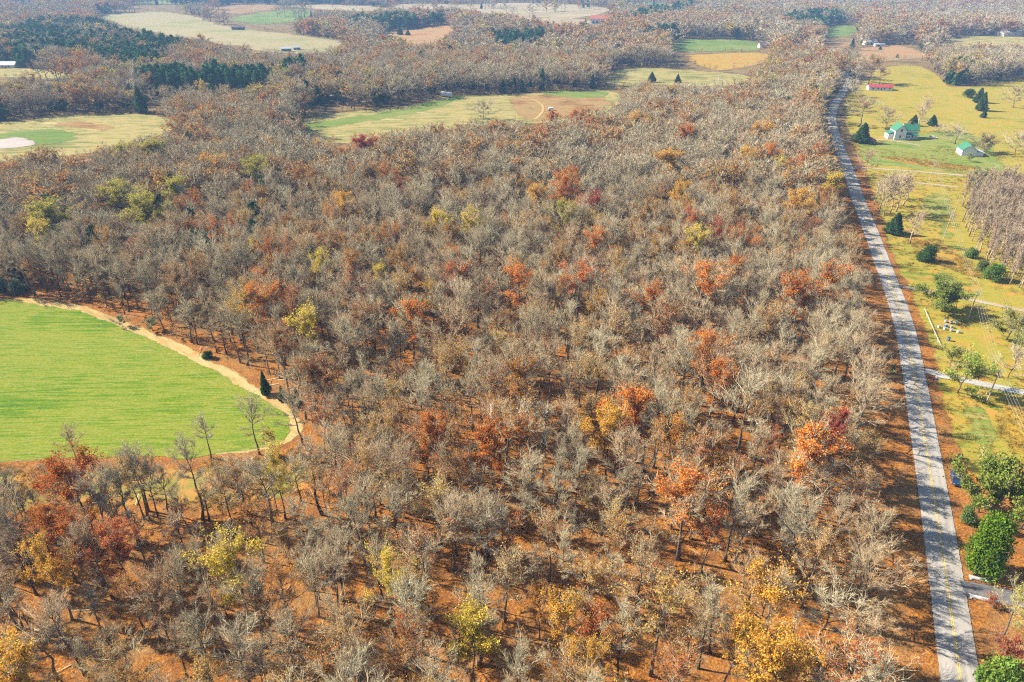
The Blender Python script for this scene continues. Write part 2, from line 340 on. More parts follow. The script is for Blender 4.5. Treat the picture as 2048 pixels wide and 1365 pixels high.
RPX = [(1975, 1800), (1946, 1550), (1921, 1365), (1881, 1080), (1863, 965), (1816.5, 680), (1799, 620), (1782, 573), (1755, 500), (1737, 450), (1716, 400), (1697, 340), (1680, 300), (1671, 274), (1664, 245), (1664, 225), (1670, 208), (1683, 189), (1695, 171), (1699, 158), (1690, 148), (1668, 128), (1630, 108), (1600, 93), (1590, 82), (1588, 70), (1600, 58)]
road_c = resample(smooth(poly(RPX), 3), 2.0)
ribbon('road', road_c, 6.3, mat_road(), .10, .35, .06, 9)
mp_ = mat_paint()
tag(ribbon('centre_line', resample(smooth(poly(RPX[:20]), 3), 2.0), .13, mp_, .172, .01, 0, 2, off=-.13), kind='structure')
tag(ribbon('centre_line', resample(smooth(poly(RPX[:20]), 3), 2.0), .13, mp_, .172, .01, 0, 2, off=.13), kind='structure')

_gf = smooth(poly([(-100, 612), (60, 618), (160, 640), (250, 672), (340, 715), (420, 757), (490, 797), (535, 838), (540, 866), (500, 888), (380, 905), (100, 912), (-100, 913)]), 3)
for _o in (-.9, .9): tag(ribbon('wheel_track', resample(_gf, 2.), .55, m_track, .085, .5, 0, 3, off=_o), kind='structure')
m_gravel = mat_grass('pale_gravel', [(.24, .19, .125), (.31, .26, .18), (.35, .30, .22)], streak=(8, .6), big=.1, speck=.4, speckcol=(.2, .17, .13))
m_white = mat_grass('white_gravel', [(.25, .24, .22), (.34, .33, .31), (.39, .38, .36)], streak=(8, .6), big=.1, speck=.4, speckcol=(.25, .24, .22))
m_asph = mat_grass('dark_asphalt', [(.085, .088, .095), (.12, .12, .125), (.15, .15, .15)], streak=(5, 1), big=.1, speck=.3, speckcol=(.45, .2, .05), litter=.06)
DR = [([(1925, 1178), (1960, 1183), (2060, 1205), (2200, 1240)], 4.6, m_asph), ([(1850, 742), (1900, 755), (1960, 768), (2060, 789), (2200, 815)], 3.6, m_white),
      ([(1790, 572), (1850, 582), (1950, 602), (2060, 625), (2200, 655)], 2.8, m_gravel), ([(1694, 334), (1780, 340), (1900, 349), (2060, 364), (2200, 377)], 3.2, m_gravel),
      ([(1825, 366), (1870, 370), (1920, 376)], 2.6, m_gravel), ([(1672, 279), (1720, 279), (1768, 280), (1800, 284), (1840, 292)], 3.2, m_gravel)]
ROADS = [(road_c, 3.3)]
for pts, w, m in DR:
    pl = resample(smooth(poly(pts), 3), 1.5); ribbon('driveway', pl, w, m, .125 if m is m_asph else .12, .5, .02, 5); ROADS.append((pl, w / 2 + .5))
tag(ribbon('field_track', resample(smooth(poly([(1040, 192), (1075, 203), (1088, 215), (1084, 228), (1070, 240)]), 3), 2.), 3.0, m_track, .25, 1.0), kind='structure')

# ------------------------------------------------------------------ tree building
def unit(a): return a / (np.linalg.norm(a, axis=-1, keepdims=True) + 1e-9)
def rdir(n): return unit(rng.normal(size=(n, 3)))
def cones(p, d, L_, w, sides=3):
    """straight tapering spikes; sides=1 gives one thin triangle"""
    n = len(p); a = unit(np.cross(d, rdir(n))); b = np.cross(d, a); tip = p + d * L_[:, None]
    if sides == 1:
        v = np.stack([p - a * w[:, None] / 2, p + a * w[:, None] / 2, tip], 1).reshape(-1, 3)
        return v, np.arange(3 * n).reshape(n, 3)
    th = 2 * np.pi * np.arange(3) / 3
    ring = [p + (a * math.cos(x) + b * math.sin(x)) * w[:, None] / 2 for x in th]
    v = np.stack(ring + [tip], 1).reshape(-1, 3); o = 4 * np.arange(n)[:, None]
    return v, np.concatenate([o + [0, 1, 3], o + [1, 2, 3], o + [2, 0, 3]])
def strips(p, q, w0, w1):
    """three-sided tapering prisms from p to q"""
    n = len(p); d = unit(q - p); a = unit(np.cross(d, rdir(n))); b = np.cross(d, a)
    th = 2 * np.pi * np.arange(3) / 3
    v = np.stack([p + (a * math.cos(x) + b * math.sin(x)) * w0[:, None] / 2 for x in th] + [q + (a * math.cos(x) + b * math.sin(x)) * w1[:, None] / 2 for x in th], 1).reshape(-1, 3)
    o = 6 * np.arange(n)[:, None]; f = []
    for i in range(3):
        j = (i + 1) % 3; f += [o + [i, j, 3 + j], o + [i, 3 + j, 3 + i]]
    return v, np.concatenate(f)
def tris(vf):
    v, f = vf; t = []
    for q in f:
        for k in range(1, len(q) - 1): t.append((q[0], q[k], q[k + 1]))
    return np.array(v, float).reshape(-1, 3), np.array(t)
def cat_(parts):
    V = []; Fc = []; o = 0
    for v, f in parts:
        V.append(np.asarray(v)); Fc.append(np.asarray(f) + o); o += len(v)
    return np.concatenate(V), np.concatenate(Fc)
def leaves(p, size, up=.5, asp=1.3):
    """diamond leaf clusters facing mostly up and out"""
    n = len(p); nrm = unit(rdir(n) + np.array([0, 0, up])); a = unit(np.cross(nrm, rdir(n))); b = np.cross(nrm, a)
    s = size[:, None]; v = np.stack([p - a * s * asp / 2, p - b * s / 2 + nrm * s * .12, p + a * s * asp / 2, p + b * s / 2 + nrm * s * .12], 1).reshape(-1, 3)
    o = 4 * np.arange(n)[:, None]; return v, np.concatenate([o + [0, 1, 2], o + [0, 2, 3]])
def child(p0, d0, l0, n, tmin, spread, upb, ratio, jit=.3):
    """n children along each straight parent"""
    k = len(p0); t = tmin + (1 - tmin) * (np.arange(n)[None, :] + rng.random((k, n))) / n
    p = p0[:, None] + d0[:, None] * (l0[:, None] * t)[..., None]
    r = unit(rng.normal(size=(k, n, 3)) * np.array([1, 1, .8])); d = unit(d0[:, None] + spread * r + np.array([0, 0, upb]))
    l = l0[:, None] * ratio * (1.15 - .45 * t) * (1 + jit * rng.normal(size=(k, n))).clip(.4, 1.8)
    return p.reshape(-1, 3), d.reshape(-1, 3), l.reshape(-1)
def broadleaf(seed, H=20., R=5., cb=.38, nl=11, n2=7, n3=6, n4=8, tw=.035, lod=0, rise=1.0, forks=1):
    """returns trunk (v,f), crown of branches and twigs (v,f), twig tips"""
    global rng
    rng = np.random.default_rng(seed); k = 7
    r0 = .0115 * H + .02; lean = rng.normal(size=2) * .35
    z = np.linspace(0, .86 * H, k); wob = np.cumsum(rng.normal(size=(k, 2)) * .13, 0); wob[0] = 0
    tp = np.stack([wob[:, 0] + lean[0] * z / H, wob[:, 1] + lean[1] * z / H, z], 1); tp[0, 2] = -.4
    rad = r0 * (1 - .88 * (z / (.86 * H))) ; rad[0] *= 1.35
    T = [tris(tube_vf(tp, rad, 6 if lod == 0 else 4))]
    cz = H * (cb + 1) / 2; ch = H * (1 - cb) / 2
    P1 = []; D1 = []; L1 = []; Wd = []
    for i in range(nl):
        f = cb * .92 + (.84 - cb * .92) * ((i + rng.random() * .8) / nl) ** .9; zz = f * H
        s = np.array([np.interp(zz, z, tp[:, 0]), np.interp(zz, z, tp[:, 1]), zz]); az = i * 2.4 + rng.normal() * .5
        el = math.radians(np.clip(18 + 48 * (f - cb) / (.86 - cb) + rng.normal() * 9, 8, 78)) * rise
        d = np.array([math.cos(az) * math.cos(el), math.sin(az) * math.cos(el), math.sin(el)])
        A = np.array([R, R, ch]); o = (s - np.array([tp[-1, 0], tp[-1, 1], cz])) / A; e = d / A
        aa, bb, cc = e @ e, 2 * o @ e, o @ o - 1; disc = max(bb * bb - 4 * aa * cc, .04); ln = max((-bb + math.sqrt(disc)) / (2 * aa), 1.5) * (.78 + .3 * rng.random())
        mid = s + d * ln * .45 + np.array([0, 0, -.05 * ln]); end = s + d * ln + np.array([0, 0, .12 * ln])
        w = max(rad[min(int(f * k), k - 1)] * .75, .05)
        T.append(tris(tube_vf([s, mid, end], [w, w * .6, w * .22], 4 if lod < 2 else 3)))
        for a, b in ((s, mid), (mid, end)):
            P1.append(a); D1.append((b - a) / np.linalg.norm(b - a)); L1.append(np.linalg.norm(b - a)); Wd.append(w)
    P1.append(tp[-3]); v = tp[-1] - tp[-3]; D1.append(v / np.linalg.norm(v)); L1.append(np.linalg.norm(v) + .08 * H); Wd.append(.1)
    P1, D1, L1 = np.array(P1), np.array(D1), np.array(L1); C = []
    p2, d2, l2 = child(P1, D1, L1, n2, .2, .58, .22, .62)
    l2 = np.clip(l2, .6, 4.5); w2 = np.clip(l2 * .028, .04, .12)
    C.append(cones(p2, d2, l2, w2 * (1 + .6 * lod), 3 if lod < 2 else 1))
    p3, d3, l3 = child(p2, d2, l2, n3, .15, .56, .16, .60); l3 = np.clip(l3, .45, 2.4)
    C.append(cones(p3, d3, l3, np.full(len(l3), tw * 1.5), 3 if lod == 0 else 1))
    p4, d4, l4 = child(p3, d3, l3, n4, .1, .60, .12, .80); l4 = np.clip(l4, .4, 1.7)
    if n4: C.append(cones(p4, d4, l4, np.full(len(l4), tw), 1))
    else: p4, d4, l4 = p3, d3, l3
    T, C = cat_(T), cat_(C); ax = tp[-1, :2] * .5
    k = R / np.quantile(np.hypot(C[0][:, 0] - ax[0], C[0][:, 1] - ax[1]), .93); kz = H / C[0][:, 2].max(); S3 = np.array([k, k, kz])
    return (T[0] * np.array([max(k, .8), max(k, .8), kz]) if False else T[0] * S3, T[1]), (C[0] * S3, C[1]), (p4 * S3, d4, l4 * k)
def foliage(tips, n, size=.34, up=.6, jit=.25):
    p, d, l = tips; i = rng.integers(0, len(p), n)
    q = p[i] + d[i] * (l[i] * (.35 + .65 * rng.random(n)))[:, None] + rng.normal(size=(n, 3)) * jit
    return leaves(q, size * (.65 + .7 * rng.random(n)), up)
def patchy(tips, frac, side=None):
    """keep only the twigs of some boughs, so that leaves hang on in patches"""
    p, d, l = tips; c = p.mean(0); s = np.sin(p[:, 0] * 1.1 + p[:, 1] * .9) + np.sin(p[:, 1] * 1.3 - p[:, 2] * .8) + .5 * rng.normal(size=len(p)) + (p[:, 2] - c[2]) * .25
    k = s > np.quantile(s, 1 - frac); return p[k], d[k], l[k]
def conifer(seed, H=9., R=2.4, n=1500, size=.5, cb=.06, power=1.0, layers=0):
    global rng
    rng = np.random.default_rng(seed)
    tv = tris(tube_vf([(0, 0, -.3), (.05, 0, H * .5), (0, .05, H * .97)], [.02 * H, .013 * H, .02], 5))
    u = rng.random(n) ** .75; zz = cb * H + (1 - cb) * H * (1 - u)
    if layers:
        zz = cb * H + (1 - cb) * H * (np.floor(((zz - cb * H) / ((1 - cb) * H)) * layers) + rng.beta(2, 2, n) * .8) / layers
    hf = np.clip((zz - cb * H) / ((1 - cb) * H), 0, 1); az = rng.random(n) * 2 * np.pi
    lob = 1 + .20 * np.sin(az * 3 + seed + hf * 4) + .18 * np.sin(az * 5 + hf * 11 + seed * 2) + .10 * np.sin(hf * 40 + az)
    r = R * (1 - hf) ** power * lob * np.minimum(1, .35 + hf * 6) * np.sqrt(.25 + .75 * rng.random(n)) + .05
    p = np.stack([r * np.cos(az), r * np.sin(az), zz - r * .1], 1)
    v, f = leaves(p, size * (.6 + .8 * rng.random(n)), .45, 1.6)
    br = rng.integers(0, n, max(12, n // 40)); st = np.stack([np.zeros(len(br)), np.zeros(len(br)), p[br, 2] - .3], 1)
    dd = p[br] - st; ll = np.linalg.norm(dd, axis=1)
    return cat_([tv, cones(st, unit(dd), ll, np.full(len(br), .05), 1)]), (v, f)
def bush(seed, H=5., R=3., n=2600, size=.32, hollow=.3, stems=9, cb=.03, lobes=20):
    """ragged shrub: many uneven lobes of leaves on stems that fan out from the ground"""
    global rng
    rng = np.random.default_rng(seed)
    az = np.arange(lobes) * 2.4 + rng.random(lobes); hz = rng.random(lobes) ** .8; rr = (.35 + .65 * rng.random(lobes)) * np.sqrt(np.clip(1.05 - hz ** 2, .05, 1))
    c = np.stack([np.cos(az) * R * .72 * rr, np.sin(az) * R * .72 * rr, H * (.12 + .70 * hz)], 1); lr = .22 + .22 * rng.random(lobes)
    i = rng.integers(0, lobes, n); q = (hollow + (1 - hollow) * rng.random(n) ** .5) * lr[i]
    p = c[i] + rdir(n) * q[:, None] * np.array([R, R, H * .62]) + rng.normal(size=(n, 3)) * .06 * R; p[:, 2] = np.maximum(p[:, 2], H * cb + .05)
    T = [tris(tube_vf([(0, 0, -.2), e * np.array([.4, .4, .55]), e], [.016 * H, .010 * H, .012], 4)) for e in c]
    k = rng.integers(0, n, 60 + 8 * stems); b = c[i[k]]; d = p[k] - b
    T.append(cones(b, unit(d), np.linalg.norm(d, axis=1), np.full(len(k), .05), 1))
    return cat_(T), leaves(p, size * (.6 + .8 * rng.random(n)), .6)

# tree materials
def mat_bark(name, lo, hi, pale):
    m, t, N, L, b = nt(name); oi = N.new('ShaderNodeObjectInfo')
    tc = N.new('ShaderNodeTexCoord'); f = noise(t, tc.outputs['Object'], 1.7, 4, .7)
    c = ramp(t, oi.outputs['Random'], [(0, lo), (.4, hi), (.75, tuple(.5 * (x + y) for x, y in zip(lo, pale))), (1, pale)])
    c = mix(t, ramp(t, f, [(.3, (.45, .45, .45)), (.65, (1, 1, 1))]), (.05, .042, .035), c); L.new(c, b.inputs['Base Color']); return m
def mat_twig(name, stops):
    m, t, N, L, b = nt(name); oi = N.new('ShaderNodeObjectInfo'); g = N.new('ShaderNodeNewGeometry')
    c = ramp(t, oi.outputs['Random'], stops)
    L.new(mix(t, .55, c, mix(t, g.outputs['Random Per Island'], (.35, .35, .35), (1.25, 1.2, 1.12)), 'MULTIPLY'), b.inputs['Base Color']); return m
def mat_leaf(name, stops=None, trans=.38, vary=(.7, 1.28), hue=.03):
    """stops None: the tree's own colour (object colour)"""
    m, t, N, L, b = nt(name); oi = N.new('ShaderNodeObjectInfo'); g = N.new('ShaderNodeNewGeometry')
    c = oi.outputs['Color'] if stops is None else ramp(t, oi.outputs['Random'], stops)
    hs = N.new('ShaderNodeHueSaturation'); L.new(c, hs.inputs['Color'])
    r = g.outputs['Random Per Island']
    L.new(math_(t, 'ADD', math_(t, 'MULTIPLY', r, 2 * hue), .5 - hue), hs.inputs['Hue'])
    r2 = math_(t, 'FRACT', math_(t, 'MULTIPLY', r, 37.7)); L.new(math_(t, 'ADD', math_(t, 'MULTIPLY', r2, vary[1] - vary[0]), vary[0]), hs.inputs['Value'])
    L.new(hs.outputs[0], b.inputs['Base Color'])
    tr = N.new('ShaderNodeBsdfTranslucent'); L.new(hs.outputs[0], tr.inputs[0]); ms = N.new('ShaderNodeMixShader'); ms.inputs[0].default_value = trans
    L.new(b.outputs[0], ms.inputs[1]); L.new(tr.outputs[0], ms.inputs[2]); L.new(ms.outputs[0], N['Material Output'].inputs[0]); return m
M_BARK = mat_bark('bark', (.10, .078, .058), (.16, .13, .10), (.30, .27, .225))
M_TWIG = mat_twig('twig', [(0, (.37, .315, .20)), (.22, (.50, .44, .29)), (.42, (.41, .355, .235)), (.6, (.55, .485, .325)), (.8, (.44, .33, .20)), (1, (.52, .415, .27))])
M_TWIGP = mat_twig('pale_twig', [(0, (.36, .29, .20)), (.5, (.46, .37, .26)), (1, (.40, .29, .21))])
M_LEAF = mat_leaf('leaf_own_colour')
RUSSET = [(0, (.40, .17, .03)), (.25, (.44, .22, .04)), (.45, (.33, .18, .05)), (.65, (.48, .27, .05)), (.85, (.42, .13, .03)), (1, (.46, .32, .07))]
M_RUSS = mat_leaf('russet_leaf', RUSSET)
M_OLIVE = mat_leaf('olive_yellow_leaf', [(0, (.42, .36, .06)), (.5, (.34, .30, .07)), (1, (.48, .33, .05))])
M_CEDAR = mat_leaf('dark_needle', [(0, (.035, .085, .035)), (.5, (.05, .11, .04)), (1, (.07, .12, .045))], .12)
M_PINE = mat_leaf('pine_needle', [(0, (.04, .11, .035)), (.5, (.06, .145, .04)), (1, (.085, .16, .045))], .15)

def mk(vf, name, mats):
    me = bpy.data.meshes.new(name); fast(me, vf[0], vf[1])
    for m in mats: me.materials.append(m)
    return me
def mk_joined(name, parts):
    v, f = cat_([p for p, _ in parts]); me = bpy.data.meshes.new(name); fast(me, v, f); k = []
    for i, (p, m) in enumerate(parts): me.materials.append(m); k += [i] * len(p[1])
    me.polygons.foreach_set('material_index', np.array(k, np.int32)); me.update(); return me

# prototypes ---------------------------------------------------------------------------------
BARE = []        # (trunk mesh, crown mesh, joined mesh, H, R)
for i in range(10):
    H = [18, 20, 16, 19, 17, 21, 15, 18, 19, 17][i]; R = [3.4, 4.0, 2.9, 2.3, 3.8, 3.3, 3.2, 2.1, 4.4, 2.7][i]
    T, C, tips = broadleaf(100 + i, H, R, [.48, .42, .50, .56, .42, .52, .46, .58, .40, .50][i], [11, 13, 10, 9, 12, 12, 10, 9, 13, 10][i], 6, 5, 8, .028, rise=1.3)
    BARE.append((mk(T, 'trunk', [M_BARK]), mk(C, 'crown', [M_TWIG]), (T, C, tips), H, R))
LEAFY = []       # trunk, branch mesh, {cover: foliage geometry}
for i in range(6):
    H = [17, 19, 16, 18, 20, 15][i]; R = [3.6, 4.2, 3.2, 3.7, 4.4, 3.1][i]
    T, C, tips = broadleaf(200 + i, H, R, [.44, .42, .46, .48, .42, .45][i], 11, 6, 5, 6, .028, rise=1.15)
    full = foliage(tips, 11000, .175, jit=.16); half = foliage(patchy(tips, .55), 5400, .17, jit=.16); thin = foliage(patchy(tips, .8), 1700, .17, jit=.16)
    LEAFY.append(dict(T=mk(T, 'trunk', [M_BARK]), C=mk(C, 'crown', [M_TWIG]), raw=(T, C), full=mk(full, 'foliage', [M_LEAF]), half=mk(half, 'foliage', [M_LEAF]), thin=mk(thin, 'foliage', [M_LEAF]), g=(full, half, thin), H=H, R=R))
def proto(name, parts):
    o = bpy.data.objects.new(name, mk_joined(name, parts)); return o
P_BARE_N = [proto('bare_near', [(b[2][0], M_BARK), (b[2][1], M_TWIG)]) for b in BARE]
P_RUSS_N = [proto('russet_near', [(d['raw'][0], M_BARK), (d['raw'][1], M_TWIG), (d['g'][1 + (i % 2)], M_RUSS)]) for i, d in enumerate(LEAFY)]
P_BARE_M, P_RUSS_M, P_OLIVE_M, P_BARE_F, P_RUSS_F, P_OLIVE_F = [], [], [], [], [], []
for i in range(6):
    H = [20, 22, 18, 21, 19, 23][i]; R = [4.4, 5.2, 4.2, 3.8, 5.0, 4.6][i]
    T, C, tips = broadleaf(300 + i, H, R, .36, 9, 5, 4, 6, .08, 1); P_BARE_M.append(proto('bare_mid', [(T, M_BARK), (C, M_TWIG)]))
    fo = foliage(tips, 650, .5); P_RUSS_M.append(proto('russet_mid', [(T, M_BARK), (C, M_TWIG), (fo, M_RUSS)]))
    fo = foliage(tips, 900, .5); P_OLIVE_M.append(proto('olive_mid', [(T, M_BARK), (C, M_TWIG), (fo, M_OLIVE)]))
for i in range(5):
    H = [19, 21, 18, 20, 22][i]; R = [4.8, 5.4, 4.4, 4.2, 5.0][i]
    T, C, tips = broadleaf(400 + i, H, R, .28, 7, 4, 4, 4, .19, 2); P_BARE_F.append(proto('bare_far', [(T, M_BARK), (C, M_TWIG)]))
    fo = foliage(tips, 170, .95, jit=.5); P_RUSS_F.append(proto('russet_far', [(T, M_BARK), (C, M_TWIG), (fo, M_RUSS)]))
    fo = foliage(tips, 220, .95, jit=.5); P_OLIVE_F.append(proto('olive_far', [(T, M_BARK), (C, M_TWIG), (fo, M_OLIVE)]))
CED = [conifer(500 + i, [9, 7.5, 10.5][i], [2.3, 2.4, 2.4][i], 4600, .30, .04, .85) for i in range(3)]
PIN = [conifer(520 + i, [17, 19, 16][i], [3.6, 3.8, 3.3][i], 1300, .9, .3, .75, 9) for i in range(3)]
P_CED = [proto('cedar_far', [(c[0], M_BARK), (c[1], M_CEDAR)]) for c in [conifer(540 + i, 9 + i, 2.6, 260, 1.2, .04, .85) for i in range(3)]]
P_PIN = [proto('pine_far', [(c[0], M_BARK), (c[1], M_PINE)]) for c in [conifer(550 + i, 16 + i, 3.8, 240, 1.7, .25, .7, 7) for i in range(3)]]
P_SAP = []
for i in range(4):
    T, C, tips = broadleaf(600 + i, [7, 9, 5.5, 8][i], [1.6, 1.9, 1.7, 1.4][i], .25, 7, 4, 3, 3, .04, 1)
    P_SAP.append(proto('sapling', [(T, M_BARK), (C, M_TWIG)]))
    P_SAP.append(proto('sapling_leafy', [(T, M_BARK), (C, M_TWIG), (foliage(tips, 170, .3), M_RUSS)]))
P_SLIM = []
for i in range(4):
    T, C, tips = broadleaf(620 + i, [16, 18, 15, 17][i], [1.15, 1.3, 1.1, 1.4][i], .32, 13, 5, 4, 4, .06, 1, rise=1.5); P_SLIM.append(proto('slim', [(T, M_TWIGP), (C, M_TWIGP)]))

# ------------------------------------------------------------------ instanced masses ("stuff")
def stuff(name, label, cat, pos, protos, smin=.8, smax=1.2, wide=None):
    pos = np.asarray(pos, float).reshape(-1, 3); n = len(pos); r = np.random.default_rng(abs(hash(name)) % 1 + len(name) * 31 + n)
    me = bpy.data.meshes.new(name); me.vertices.add(n); me.vertices.foreach_set('co', pos.astype(np.float32).ravel())
    rot = np.zeros((n, 3)); rot[:, 2] = r.random(n) * 6.283; rot[:, :2] = r.normal(size=(n, 2)) * .04
    s = smin + (smax - smin) * r.random(n); sc = np.stack([s * (.85 + .35 * r.random(n)) * (wide or 1), s * (.85 + .35 * r.random(n)) * (wide or 1), s], 1)
    for nm, typ, a in (('rot', 'FLOAT_VECTOR', rot), ('scl', 'FLOAT_VECTOR', sc)):
        at = me.attributes.new(nm, typ, 'POINT'); at.data.foreach_set('vector', a.astype(np.float32).ravel())
    at = me.attributes.new('pick', 'INT', 'POINT'); at.data.foreach_set('value', r.integers(0, len(protos), n).astype(np.int32))
    o = bpy.data.objects.new(name, me); COL.objects.link(o); tag(o, label, cat, None, 'stuff')
    g = bpy.data.node_groups.new(name, 'GeometryNodeTree')
    g.interface.new_socket('Geometry', in_out='INPUT', socket_type='NodeSocketGeometry'); g.interface.new_socket('Geometry', in_out='OUTPUT', socket_type='NodeSocketGeometry')
    N, L = g.nodes, g.links; gi = N.new('NodeGroupInput'); go = N.new('NodeGroupOutput'); ip = N.new('GeometryNodeInstanceOnPoints'); jn = N.new('GeometryNodeJoinGeometry')
    for p in protos:
        oi = N.new('GeometryNodeObjectInfo'); oi.inputs['Object'].default_value = p; oi.inputs['As Instance'].default_value = True; L.new(oi.outputs['Geometry'], jn.inputs[0])
    def att(nm, typ):
        a = N.new('GeometryNodeInputNamedAttribute'); a.data_type = typ; a.inputs['Name'].default_value = nm; return a.outputs['Attribute']
    L.new(gi.outputs[0], ip.inputs['Points']); L.new(jn.outputs[0], ip.inputs['Instance']); ip.inputs['Pick Instance'].default_value = True
    L.new(att('pick', 'INT'), ip.inputs['Instance Index']); L.new(att('rot', 'FLOAT_VECTOR'), ip.inputs['Rotation']); L.new(att('scl', 'FLOAT_VECTOR'), ip.inputs['Scale'])
    L.new(ip.outputs[0], go.inputs[0]); md = o.modifiers.new('scatter', 'NODES'); md.node_group = g
    return o

# ------------------------------------------------------------------ one tree as a thing
USED = set()
def fresh(fmt, px, py):
    for dx in (0, 20, -20, 0, 0, 20, -20):
        for dy in (0, 13, -13):
            l = fmt.format(words(px + dx, py + dy))
            if l not in USED: USED.add(l); return l
    return l
def tree(name, label, cat, loc, rz, sc, trunk, crown, fol=None, col=None, group=None):
    e = empty(name, loc, rz, label, cat, group); e.scale = sc
    for nm, me in (('trunk', trunk), ('crown', crown), ('foliage', fol)):
        if me is None: continue
        o = bpy.data.objects.new(nm, me); COL.objects.link(o); o.parent = e
        if col is not None: o.color = (*col, 1)
    return e
EXPL = []      # places already taken by single trees
COLS = {'rust': (.47, .16, .025), 'orange': (.60, .22, .035), 'gold': (.60, .34, .045), 'yellow': (.60, .46, .06), 'olive': (.40, .36, .06), 'crimson': (.36, .055, .028),
        'red': (.52, .17, .05), 'brown': (.33, .17, .07), 'tan': (.46, .29, .12), 'lime': (.36, .44, .05), 'dark rust': (.44, .14, .025), 'green': (.14, .24, .035)}
_ON = 'zero one two three four five six seven eight nine ten eleven twelve thirteen fourteen fifteen sixteen seventeen eighteen nineteen'.split()
_TN = '- - twenty thirty forty fifty sixty seventy eighty ninety'.split()
def num(n):
    n = int(min(max(n, 0), 99)); return _ON[n] if n < 20 else _TN[n // 10] + ('-' + _ON[n % 10] if n % 10 else '')
def words(px, py): return f'{num(round(px / 20.48))} percent across and {num(round(py / 13.65))} percent down'

KEY = []       # coloured trees of the wood: crown centre and radius in the photo, colour, leaf cover, form
for line in '''140 945 54 dark_rust full|103 1055 42 rust full|160 1062 42 dark_rust full|222 1088 42 red full|92 1128 44 gold full|75 1318 80 gold half|468 1122 58 yellow half|772 1150 48 yellow half|945 1258 46 yellow full|1128 1225 46 gold half|1180 1318 42 gold half|1560 1350 62 gold full|1525 1195 62 gold half|1378 985 66 orange half|1258 805 48 orange full|1222 855 42 gold full|1675 858 38 crimson full|1592 888 62 orange half|1535 880 24 red half|860 872 40 rust full|985 882 42 rust full|1040 868 32 orange half|548 935 36 yellow half|632 650 38 yellow half|532 600 42 orange half|640 528 26 yellow half|755 548 20 yellow half|1040 562 38 orange half|1160 558 46 red half|868 450 25 yellow full|935 445 28 yellow half|690 412 30 gold half|908 512 20 orange full|1075 392 22 gold full|1130 378 26 orange full|1140 355 22 rust full|1190 405 26 crimson half|1122 430 30 olive half|1180 440 16 yellow full|1190 482 28 orange half|1357 392 28 gold full|1347 325 28 gold full|1527 266 26 gold full|1600 405 32 gold full|1662 365 24 yellow full|1375 270 26 rust full|1540 310 26 orange full|1480 316 26 gold half|1555 332 18 yellow full|1605 336 22 rust full|1640 302 20 rust half|1390 482 30 yellow half|1440 470 26 crimson half|1482 472 24 rust half|1310 592 32 rust half|1400 562 50 orange half|1470 540 32 rust half|1508 496 18 orange full|1650 562 58 rust half|1598 592 42 rust half|1380 440 24 red half|1415 702 42 orange half|820 622 34 orange half|730 642 38 brown half|360 562 32 brown half|1262 240 26 gold half|1156 236 17 rust full|1104 240 14 rust full|100 425 40 olive full|232 388 46 olive full|246 312 36 olive full|322 302 32 olive full|430 330 42 gold half|512 336 32 olive full|345 376 30 olive full|292 412 42 olive full|545 240 38 brown full|60 466 26 yellow half|416 460 22 orange half|511 500 14 yellow full|520 556 22 orange half|730 292 30 crimson full|640 300 18 gold half|1030 300 17 gold full|1710 520 20 brown thin|1430 760 40 orange half|1345 640 40 brown half|1540 640 36 tan half|1100 720 40 brown thin|640 760 46 brown half|300 1180 46 brown thin|700 1250 50 tan thin|1010 1130 46 tan thin|1290 1120 50 tan thin|1640 1100 46 tan half|1460 1280 50 gold half|980 760 42 brown thin|560 700 42 brown half|1240 640 40 tan thin|900 640 40 brown thin'''.split('|'):
    a = line.split(); KEY.append((float(a[0]), float(a[1]), float(a[2]), a[3].replace('_', ' '), a[4]))
from collections import Counter, defaultdict
_lab = defaultdict(list)
for k, (px, py, r, c, cov) in enumerate(KEY):
    d = LEAFY[k % 6]; zc = 13.0
    for _ in range(3):
        q = P(px, py, zc); dep = proj(np.array([q[0], q[1], q[2] + zc]))[2]
        rm = float(np.clip(r * dep / F, 1.6, 7.5)); H = float(np.clip(10 + 2.5 * rm, 13, 23)); zc = .70 * H
    EXPL.append((q[0], q[1], rm * .75)); EXPL.append((q[0] - q[0] / 60, q[1] - rm * 1.1, rm * .6))
    cov_w = {'full': 'still in full leaf', 'half': 'with patchy thinning leaves', 'thin': 'with few leaves left'}[cov]
    _lab[f'{c} tree {cov_w}, {words(px, py)}'].append((px, py, dict(loc=q, rz=k * 1.7, sc=(rm / d['R'], rm / d['R'], H / d['H']), d=d, cov=cov, c=c)))
ORD = ['leftmost', 'second from left', 'third from left', 'fourth from left', 'fifth from left', 'sixth from left', 'seventh from left']
for lab, its in _lab.items():
    its.sort(key=lambda t: t[0])
    for j, (px, py, a) in enumerate(its):
        l = lab if len(its) == 1 else lab + ', ' + (ORD[j] if j < len(its) - 1 or j == 0 else 'rightmost')
        d = a['d']; tree('autumn_tree', l, 'tree', a['loc'], a['rz'], a['sc'], d['T'], d['C'], d[a['cov']], COLS[a['c']], 'coloured autumn trees in the wood')


